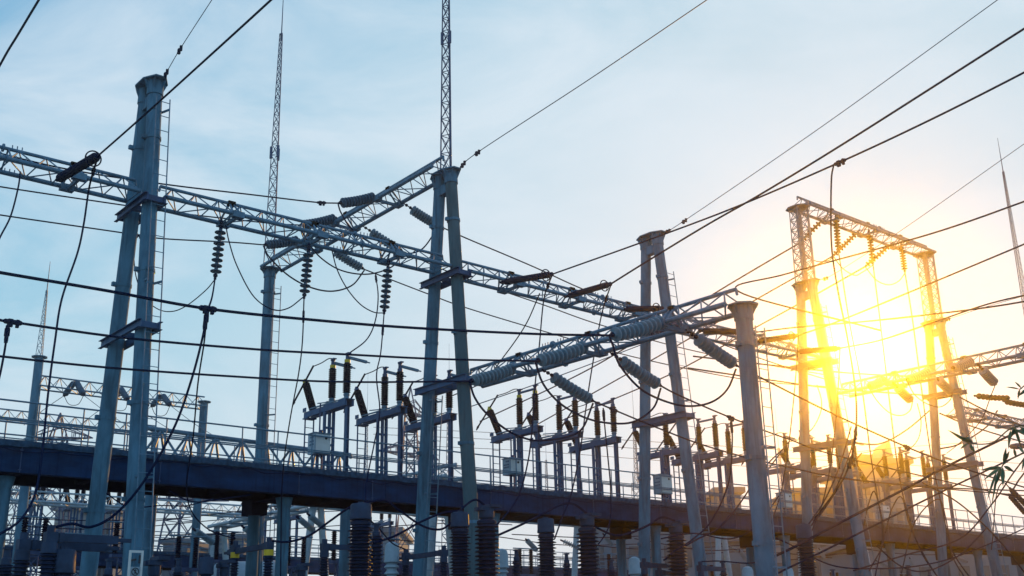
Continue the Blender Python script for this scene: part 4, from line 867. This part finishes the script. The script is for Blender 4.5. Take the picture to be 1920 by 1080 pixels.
portal('hazy portal behind the leftmost tower, its left post topped by a small lattice mast', 14.15, 21.55, fy, 13.05, 13.8, 0.19, mast=2.9)
portal('fainter lower-looking portal just above the left railing', 10.5, 22.4, 55.0, 13.0, 13.1, 0.19)
for i, (a, b, c_, d_) in enumerate((((140, 716), (120, 742), (143, 716), (157, 741)), ((226, 728), (212, 752), (226, 728), (240, 750)), ((303, 741), (284, 762), (305, 741), (319, 760)))):
    w_ = ('left of the first tower', 'right behind the leftmost tower leg', 'near the right post')[i]
    dl = [at(*a, Y=fy), at(*b, Y=fy+1.1)]; dr_ = [at(*c_, Y=fy), at(*d_, Y=fy-1.1)]
    rod_string('small dark string on the hazy portal sloping left, '+w_, dl[0], dl[1], 'small strings on the hazy portal', shed=0.13, core=0.1, ringpos=False, m='ddisc', lead=0.12)
    rod_string('small dark string on the hazy portal sloping right, '+w_, dr_[0], dr_[1], 'small strings on the hazy portal', shed=0.13, core=0.1, ringpos=False, m='ddisc', lead=0.12)
    wire('thin looped lead under the hazy portal, '+w_, [dl[1], at((b[0]+d_[0])/2-9, b[1]+16, Y=fy+0.4), at((b[0]+d_[0])/2+8, b[1]+16, Y=fy-0.4), dr_[1]], 1.2, 'jumper', 'thin leads of the hazy portal', name='jumper_cable')
    wire('thin conductor leaving the hazy portal down right, '+w_, [dr_[1], at(d_[0]+45, d_[1]+34, Y=fy-4.5), at(d_[0]+90, d_[1]+62, Y=fy-8)], 1.2, group='thin conductors of the hazy portal', mt='thin')
    wire('thin conductor leaving the hazy portal down left, '+w_, [dl[1], at(b[0]-35, b[1]+24, Y=fy+4.5), at(b[0]-75, b[1]+55, Y=fy+9)], 1.2, group='thin conductors of the hazy portal', mt='thin')
# tubular truss behind the railing
truss('lattice_beam', 'stout tubular lattice beam seen behind the walkway railing by the slim post', (14.7, 36.9, 9.18), (22.75, 36.9, 9.0), w=1.2, h=1.05, panels=8, cr=0.095, wr=0.045, group=G)
round_post('round_post', 'pale round post under the deck between the leftmost tower and the dark pier cap', 15.05, 36.9, 8.1, 0.21, lad=False)
round_post('round_post', 'round post under the right end of the tubular beam, behind the switches', 22.6, 36.9, 7.95, 0.21, lad=False)
# low A-frame gantries under the deck
LGp = 'low white A-frame gantries'
def low_aframe(label, x, y, z, grp=LGp):
    t = thing('low_a_frame', label, 'gantry', (x, y, 0), grp)
    for s in (-1, 1): MB().tube((x+s*z*0.14, y, -0.3), (x+s*0.2, y, z), 0.18, 0.16, n=16).build('leg', M['pale'], t)
    MB().box((x-0.45, y-0.3, z), (x+0.45, y+0.3, z+0.04)).build('head_plate', M['pale'], t)
    return t
for x, y, lb in ((27.1, 37.0, 'hidden low A-frame just behind the walkway, left of the middle tower'), (27.1, 46.8, 'low white A-frame under the deck between white column and largest insulator'), (27.1, 56.8, 'low white A-frame under the deck left of the dark pier cap'),
                 (44.0, 47.0, 'low white A-frame under the deck left of the bare tower'), (52.5, 44.0, 'low white A-frame under the deck between the bare tower and short post'), (63.0, 46.0, 'low white A-frame under the deck below the brightest tower'), (73, 48.0, 'low white A-frame under the deck left of the last tower')):
    low_aframe(lb, x, y, 8.4)
truss('lattice_beam', 'pale lattice beam under the deck joining the low white A-frames on the left', (27.1, 36.0, 8.9), (27.1, 57.2, 8.9), panels=26, h=0.5, w=1.0, group=G, material='pale', cr=0.08, hangers=(6, 9, 12.5, 15.5, 18.5))
truss('lattice_beam', 'pale lattice beam far under the deck running right behind all insulators', (27.6, 46.8, 8.9), (73, 46.8, 8.9), panels=56, h=0.5, w=1.0, group=G, material='pale', cr=0.06)
truss('lattice_beam', 'faint lattice beam under the deck left of the first low A-frame', (6, 52.0, 8.9), (26.5, 52.0, 8.9), panels=30, h=0.5, w=1.0, group=G, material='pale', cr=0.05)
rnd = random.Random(11)
LSG = 'grey strings on the low far beams'
spots = [(360, 990, 'low left of the dark pier cap', 1), (452, 985, 'right above the left yellow band', 1), (555, 968, 'between the white columns', 1), (575, 962, 'left of the white low A-frame', 1), (640, 970, 'left of the largest insulator cap', -1),
         (985, 1010, 'behind the boxed and capped insulators', 1), (1050, 1012, 'between the middle capped and boxed insulators', -1), (1130, 1000, 'right of the middle boxed insulator', 1), (1210, 1010, 'left of the third boxed insulator', 1), (1350, 1018, 'left of the short post', -1), (1385, 1030, 'touching the short post', 1), (1535, 1028, 'right of the rust-tinted insulator', 1), (1640, 1050, 'right of the brightest tower', -1), (1705, 1045, 'midway between the right towers', 1), (1785, 1040, 'right of the last tower near leg', -1)]
for px, py, lb, s in spots:
    p = at(px, py, Y=46.8 if px > 700 else 44.0); q = p+V(1.25, s*0.5, -0.55)
    disc_string('small grey disc string under the deck, '+lb, p, q, 9, 'small', 'disc', LSG, lead=0.2)
# assorted slack far conductors under the deck
fw = [((20, 972), (180, 976), (330, 972)), ((10, 985), (200, 992), (420, 974)), ((0, 1000), (180, 1006), (420, 1000)), ((280, 978), (420, 962), (600, 938)), ((300, 1012), (430, 1000), (640, 985)), ((330, 948), (480, 962), (640, 958)), ((600, 990), (740, 1012), (900, 1020)), ((640, 1000), (760, 985), (930, 978)), ((700, 952), (820, 975), (960, 984)), ((930, 1006), (1060, 1022), (1200, 1020)), ((960, 1002), (1120, 1008), (1290, 1000)), ((1100, 1022), (1230, 1030), (1400, 1022)), ((1190, 1010), (1330, 1032), (1470, 1020)), ((1300, 1040), (1420, 1034), (1560, 1046)), ((1480, 1050), (1620, 1036), (1760, 1048)), ((1600, 1026), (1720, 1040), (1900, 1036)), ((1660, 1060), (1780, 1050), (1950, 1062)), ((950, 1040), (1100, 1048), (1260, 1044)), ((600, 1030), (720, 1040), (860, 1036)), ((20, 1020), (120, 1012), (260, 1022))]
fl = ['starting left of the pylon', 'second line over the pylon', 'crossing the pylon base', 'rising right to the low A-frame', 'under the low A-frame beam', 'close beneath the deck left of centre', 'left of the middle tower base', 'behind the largest insulator cap', 'over the pale dome', 'behind the boxed insulators', 'under the deck right of centre', 'beneath the third boxed insulator', 'at the bare tower base', 'at the short post base', 'below the rust-tinted insulator', 'right of the brightest tower base', 'lowest near the right edge', 'low between boxed insulators', 'low left of the pale dome', 'low left of the leftmost tower']
for (a, b, c_), lb in zip(fw, fl):
    Yv = rnd.uniform(40, 55); wire('slack far conductor under the deck, '+lb, [at(*a, Y=Yv), at(*b, Y=Yv+1), at(*c_, Y=Yv+2)], 1.7, group='slack far conductors', mt='wire')
# ------------------------------------------------------------------ lattice pylons and thin masts far behind
def pylon(label, loc, h=20, w=4.2):
    t = thing('lattice_pylon', label, 'pylon', (0, 0, 0), 'distant lattice pylons')
    b = MB(); zs = [0, h*0.22, h*0.4, h*0.55, h*0.66, h*0.75, h*0.83, h*0.9]
    def wd(z): return w*(1-z/h*0.86) if z < h*0.75 else w*0.355*(1-(z-h*0.75)/(h*0.25)*0.5)
    def cn(k, z): s = wd(z)/2; return V((-s, s, s, -s)[k], (-s, -s, s, s)[k], z)
    for z0, z1 in zip(zs, zs[1:]):
        for k in range(4):
            b.tube(cn(k, z0), cn(k, z1), 0.075, n=4, cap=False); b.tube(cn(k, z0), cn((k+1) % 4, z1), 0.045, n=4, cap=False); b.tube(cn((k+1) % 4, z0), cn(k, z1), 0.045, n=4, cap=False); b.tube(cn(k, z1), cn((k+1) % 4, z1), 0.045, n=4, cap=False)
    for k in range(4): b.tube(cn(k, zs[-1]), V(0, 0, h), 0.06, n=4)
    b.build('lattice_body', M['dsteel'], t)
    for z, al in ((h*0.75, 4.0), (h*0.9, 2.6)):
        a = MB()
        for s in (-1, 1):
            tip = V(s*al*0.77, -s*al*0.64, z)
            for k in range(4): a.tube(cn(k, z), tip, 0.05, n=4)
            for k in range(4): a.tube(cn(k, min(h*0.95, z+1.0)), tip, 0.045, n=4)
            for f in (0.3, 0.55, 0.8):
                p = [cn(k, z).lerp(tip, f) for k in range(4)]+[cn(k, min(h*0.95, z+1.0)).lerp(tip, f) for k in range(4)]
                for k in range(4): a.tube(p[k], p[k+4], 0.03, n=4); a.tube(p[k], p[(k+1) % 4], 0.03, n=4)
        a.build('crossarm', M['dsteel'], t)
    t.location = loc
    return t
def gpt(px, D):
    p = at(px, 1000, D=D); return V(p.x, p.y, 0)
py_ = pylon('dark lattice pylon with wide crossarms under the deck at far left', gpt(90, 82), h=19.5)
dup(py_, gpt(335, 95), 'lattice pylon under the deck right of the leftmost tower', rotz=0.4)
dup(py_, gpt(768, 105), 'lattice pylon behind the switches left of the middle tower', rotz=0.9).scale = (1, 1, 1.35)
dup(py_, gpt(30, 120), 'faint lattice pylon peeping over the railing at the left edge', rotz=0.2).scale = (1, 1, 1.3)
ms = None
for px, py, D, lb in ((690, 702, 120, 'faint far lattice mast left of the middle tower'), (842, 644, 110, 'faint far lattice mast showing between the middle tower legs'), (1184, 705, 125, 'far lattice mast left of the bare tower'), (1453, 765, 140, 'faint far lattice mast right of the short post'), (1022, 790, 150, 'faint far lattice mast among the second switch cluster')):
    p = at(px, py, D=D)
    t = thing('far_mast', lb, 'mast', (p.x, p.y, 0), 'far lattice masts')
    lattice_mast(MB(), V(p.x, p.y, -0.2), p.z*0.62, 1.5, 1.1, step=1.0, r=0.05, spire=0, rb=0.03).build('lower_lattice', M['steel'], t)
    lattice_mast(MB(), V(p.x, p.y, p.z*0.62-0.2), p.z*0.22, 0.5, 0.25, step=1.3, r=0.04, spire=p.z*0.16+0.2, rb=0.02).build('spire', M['steel'], t)

# ------------------------------------------------------------------ buildings
def building(label, x0, x1, ytop, D, rows, cols, m='build', depth_=14, extra=None):
    a = at(x0, ytop, D=D); b = at(x1, ytop, D=D); d = (b-a); d.z = 0; w = d.length; d.normalize(); nrm = V(-d.y, d.x, 0)
    t = thing('far_building', label, 'building', (a.x, a.y, 0)); H = a.z
    o = V(a.x, a.y, 0); if_ = 0
    pts = [o, o+d*w, o+d*w+nrm*depth_, o+nrm*depth_]
    MB().prism([p for p in pts], V(0, 0, 0), V(0, 0, H)).build('wall', M[m], t, smooth=False)
    e = 0.5
    MB().prism([p+V(0, 0, H+0.01) for p in (o-d*e-nrm*e, o+d*(w+e)-nrm*e, o+d*(w+e)+nrm*(depth_+e), o-d*e+nrm*(depth_+e))], V(0, 0, 0), V(0, 0, 0.6)).build('roof', M['build2'], t, smooth=False)
    wn = 0
    for i in range(rows):
        for j in range(cols):
            if wn >= 100: break
            wn += 1
            cx = w*(j+0.5)/cols; z = H-2.4-3.0*i; ww = w/cols*0.28
            if z < 1: continue
            p = o+d*cx-nrm*0.02
            MB().bar(p+V(0, 0, z-0.8), p+V(0, 0, z+0.8), ww*2, 0.12, nrm).build('window', M['glass'], t, smooth=False)
    return t, o, d, nrm, w, H
building('tall pale tower block far behind the leftmost tower, wider one', 104, 140, 957, 150, 8, 4)
building('stepped hazy tower block left of the first tower leg', 141, 166, 968, 155, 8, 3, m='build2')
building('slim hazy tower block between the leftmost tower legs', 184, 210, 958, 158, 8, 3)
building('broad hazy apartment block under the deck beside the low A-frame', 306, 352, 1020, 140, 5, 5, m='build2')
building('broad hazy apartment block under the deck behind the yellow-banded posts', 392, 458, 1012, 135, 5, 6)
building('hazy block under the deck right of the largest insulator', 688, 748, 1000, 130, 4, 5)
building('pale low building with dark windows behind the boxed insulators', 1105, 1300, 985, 84, 3, 6, depth_=10)
building('pale low building behind the short post base', 1310, 1470, 1018, 86, 2, 6, depth_=10)
building('pale long low building between the right towers', 1600, 1930, 1026, 88, 2, 9, depth_=10)
building('grey rooftop block above the railing left of the short post', 1345, 1388, 925, 125, 3, 3, m='build2')
building('hazy rooftop block above the railing right of the short post', 1490, 1560, 926, 128, 4, 4, m='build2')
t, o, d, nrm, w, H = building('tall sun-washed building with a pointed roof corner right of the brightest tower', 1612, 1702, 872, 120, 7, 5)
MB().prism([o+d*w*0.45+V(0, 0, H+0.62), o+d*w*0.72+V(0, 0, H+0.62), o+d*w*0.68+V(0, 0, H+2.6)], V(0, 0, 0), nrm*5).build('roof_gable', M['build'], t, smooth=False)
MB().prism([o+d*w*0.02+V(0, 0, H+0.62), o+d*w*0.3+V(0, 0, H+0.62), o+d*w*0.3+V(0, 0, H+1.1), o+d*w*0.02+V(0, 0, H+1.1)], V(0, 0, 0), nrm*5).build('roof_parapet', M['build2'], t, smooth=False)
LS = 'dark lattice supports under the deck'
for px, Yv, z_, lb in ((60, 42, 6.4, 'at the far left below the pylon'), (150, 44, 6.1, 'left of the first tower leg'), (232, 43, 6.5, 'between the leftmost tower legs'), (350, 42, 6.0, 'left of the squat capped insulator'), (420, 45, 6.6, 'behind the left yellow band'), (555, 42, 6.2, 'left of the squat flared insulator'), (640, 40, 6.3, 'left of the largest insulator'), (722, 41, 6.2, 'behind the pale dome'), (800, 43, 6.4, 'between the middle tower legs'), (985, 42, 6.2, 'between boxed and capped insulators'), (1150, 44, 6.4, 'right of the middle boxed insulator'), (1340, 46, 6.3, 'left of the short post'), (1560, 48, 6.4, 'right of the rust-tinted insulator'), (1690, 48, 6.5, 'between the right towers')):
    p = at(px, 1040, Y=Yv); t = thing('lattice_support', 'dark lattice support under the deck, '+lb, 'support', (p.x, Yv, 0), LS)
    lattice_mast(MB(), V(p.x, Yv, -0.2), z_-0.9, 0.5, 0.4, step=1.2, r=0.035, sides=4, rb=0.02).build('lattice_column', M['dsteel'], t)
    MB().box((p.x-0.5, Yv-0.16, z_-1.09), (p.x+0.5, Yv+0.16, z_-0.97)).build('top_beam', M['dsteel'], t, smooth=False)
    for s_ in (-0.35, 0.35):
        MB().lathe(V(p.x+s_, Yv, z_-0.968), V(p.x+s_, Yv, 9), shed_profile(0, 1.15, 0.075, 0.12, 14), 12).build('post_insulator', M['brown'], t)
    MB().tube((p.x-0.75, Yv, z_+0.215), (p.x+0.75, Yv, z_+0.215), 0.03, n=8).build('contact_bar', M['steel'], t)
# storage tank
p = at(470, 1052, D=48)
t = thing('storage_tank', 'white round tank low between the two yellow-banded posts', 'tank', (p.x, p.y, 0))
a = V(p.x-1.1, p.y+1.3, p.z-0.8); b = V(p.x+0.9, p.y-1.1, p.z-0.8)
MB().lathe(a, b, [(0, 0.3), (0.12, 0.6), (0.3, 0.8), (2.8, 0.8), (3.0, 0.6), (3.1, 0.3)], 24).build('vessel', M['pale'], t)
MB().tube((a.x+0.4, a.y-0.45, -0.2), (a.x+0.4, a.y-0.45, p.z-1.4), 0.2, n=10).tube((b.x-0.4, b.y+0.45, -0.2), (b.x-0.4, b.y+0.45, p.z-1.4), 0.2, n=10).build('saddle', M['pole'], t)

# ------------------------------------------------------------------ right edge: bushings, lamp, bamboo
p = at(1932, 960, Y=22)
t = thing('transformer', 'blue-clamped pair of tilted dark bushings at the right edge', 'transformer', (p.x, p.y, 0))
MB().box((p.x+0.25, p.y-1.4, 0), (p.x+2.2, p.y-0.1, p.z-0.15)).build('tank', M['paint'], t, smooth=False)
for (ax, ay, bx, by) in ((1926, 950, 1896, 918), (1922, 962, 1894, 930)):
    a = at(ax, ay, Y=22); b = at(bx, by, Y=22); d = (b-a).normalized()
    MB().lathe(a, b, shed_profile(0, (b-a).length, 0.06, 0.11, 9), 14).tube(b, b+d*0.12, 0.05, n=8).build('bushing', M['poly'], t)
    MB().tube(a, V(a.x+0.42, a.y-0.35, p.z-0.16), 0.09, n=12).build('bushing_clamp', M['steel'], t)
q = at(1894, 930, Y=22); wire('cable rising right from the tilted bushing at the right edge', [q, at(1903, 912, Y=22), at(1918, 890, Y=22), at(1960, 840, Y=22)], 3.0, 'cable')
wire('curved lead joining the bushing pair to the last tower side', [at(1896, 918, Y=22), at(1880, 905, Y=22.4), at(1868, 930, Y=23), at(1862, 1000, Y=24), at(1858, 1040, Y=25)], 2.0, 'drop lead', DG, name='drop_lead')
p = at(1908, 837, Y=24)
t = thing('street_lamp', 'grey street lamp head poking in at the right edge behind leaves', 'lamp', (p.x+1.2, p.y-1.2, 0))
MB().tube((p.x+1.2, p.y-1.2, -0.2), (p.x+1.2, p.y-1.2, p.z-0.1), 0.07, 0.05, n=10).path(catmull([V(p.x+1.2, p.y-1.2, p.z-0.12), V(p.x+1.1, p.y-1.1, p.z+0.05), V(p.x+0.3, p.y-0.3, p.z+0.02)], 6), 0.035).build('pole', M['pole'], t)
MB().lathe(V(p.x-0.25, p.y+0.25, p.z), V(p.x+0.35, p.y-0.35, p.z+0.02), [(0, 0.03), (0.06, 0.1), (0.3, 0.14), (0.55, 0.13), (0.8, 0.05)], 14).build('lamp_head', M['head'], t)
# bamboo
root = at(2090, 1000, D=5.6)
t = thing('bamboo_plant', 'green bamboo sprays hanging into the right edge, close to the camera', 'plant', (root.x, root.y, 0))
cul = MB().path(catmull([V(root.x, root.y, -0.1), V(root.x, root.y, 1.2), at(2080, 900, D=5.6), at(2040, 700, D=5.5), at(1985, 600, D=5.4)], 8), 0.012)
tw = [[at(2075, 890, D=5.6), at(1985, 845, D=5.5), at(1920, 850, D=5.45), at(1885, 868, D=5.4), at(1878, 876, D=5.4)],
      [at(2068, 840, D=5.6), at(1990, 800, D=5.5), at(1905, 800, D=5.4), at(1860, 830, D=5.3), at(1812, 832, D=5.3)],
      [at(2055, 760, D=5.5), at(1990, 730, D=5.5), at(1930, 722, D=5.5), at(1912, 730, D=5.5)]]
for q in tw: cul.path(catmull(q, 8), 0.0032)
cul.build('stem', M['twig'], t)
lf = MB()
def leaf(px, py, qx, qy, D, w, dz=0.0):
    a = at(px, py, D=D); b = at(qx, qy, D=D+dz); ax = b-a; n = (EYE-a).normalized(); sd = ax.cross(n).normalized()*w*0.78; i = len(lf.v); up_ = n*w*0.5
    for f, ww in ((0, 0.08), (0.25, 0.9), (0.5, 1.0), (0.8, 0.5), (1, 0.02)):
        c_ = a+ax*f - UP*(0.01*f*f); lf.v += [c_-sd*ww, c_+up_*ww*0.6, c_+sd*ww]
    for k in range(4):
        for j in (0, 1): q = i+3*k+j; lf.f.append((q, q+1, q+4, q+3))
for args in ((1878, 876, 1838, 878, 5.4, 0.011), (1878, 876, 1844, 896, 5.35, 0.010), (1878, 876, 1862, 915, 5.4, 0.012), (1880, 876, 1880, 908, 5.4, 0.013), (1882, 874, 1902, 882, 5.45, 0.011), (1882, 872, 1886, 835, 5.4, 0.010), (1870, 880, 1850, 935, 5.45, 0.007), (1872, 882, 1858, 948, 5.5, 0.006), (1884, 866, 1892, 842, 5.4, 0.009),
             (1818, 832, 1776, 802, 5.3, 0.009), (1815, 832, 1800, 838, 5.25, 0.008), (1825, 830, 1800, 815, 5.3, 0.013), (1818, 834, 1828, 846, 5.3, 0.010), (1905, 800, 1893, 820, 5.4, 0.010), (1895, 806, 1890, 838, 5.4, 0.009), (1912, 800, 1932, 815, 5.4, 0.010),
             (1912, 730, 1885, 722, 5.5, 0.005), (1912, 730, 1908, 745, 5.5, 0.007), (1915, 728, 1902, 712, 5.5, 0.006), (1925, 722, 1935, 708, 5.5, 0.006), (1920, 850, 1908, 832, 5.45, 0.009), (1925, 850, 1915, 880, 5.45, 0.009), (1930, 850, 1945, 872, 5.4, 0.011), (1905, 858, 1900, 835, 5.4, 0.008)):
    leaf(*args, dz=random.uniform(-0.08, 0.08))
for (bx, by, n_) in ((1930, 850, 4), (1965, 848, 8), (1900, 803, 3), (1960, 785, 8), (1925, 724, 3), (1975, 728, 6)):
    for k in range(n_):
        a_ = random.uniform(0.2, 2.9); l_ = random.uniform(24, 52); D_ = random.uniform(5.3, 5.6)
        leaf(bx+random.uniform(-8, 8), by+random.uniform(-5, 5), bx+l_*math.cos(a_), by+l_*math.sin(a_)*0.9, D_, random.uniform(0.006, 0.011), random.uniform(-0.1, 0.1))
lfo = lf.build('leaves', M['leaf'], t); sm = lfo.modifiers.new('thickness', 'SOLIDIFY'); sm.thickness = 0.0006

# ------------------------------------------------------------------ haze
hz = MB().box((-60, -60, -1), (200, 200, 28.6)).build('haze', M['ground'], smooth=False); tag(hz, 'thin haze added to spread a warm glow round the low sun', 'haze', kind='stuff')  # haze volume added to scatter a flare-like glow round the sun; also fades distance
hz.data.materials.clear(); hm = bpy.data.materials.new('haze'); hm.use_nodes = True; hm.node_tree.nodes.clear()
ho = hm.node_tree.nodes.new('ShaderNodeOutputMaterial'); hv = hm.node_tree.nodes.new('ShaderNodeVolumePrincipled')
hv.inputs['Color'].default_value = (1.0, 0.96, 0.88, 1); hv.inputs['Density'].default_value = HAZE_DENSITY; hv.inputs['Anisotropy'].default_value = HAZE_G
hm.node_tree.links.new(hv.outputs[0], ho.inputs['Volume']); hz.data.materials.append(hm)
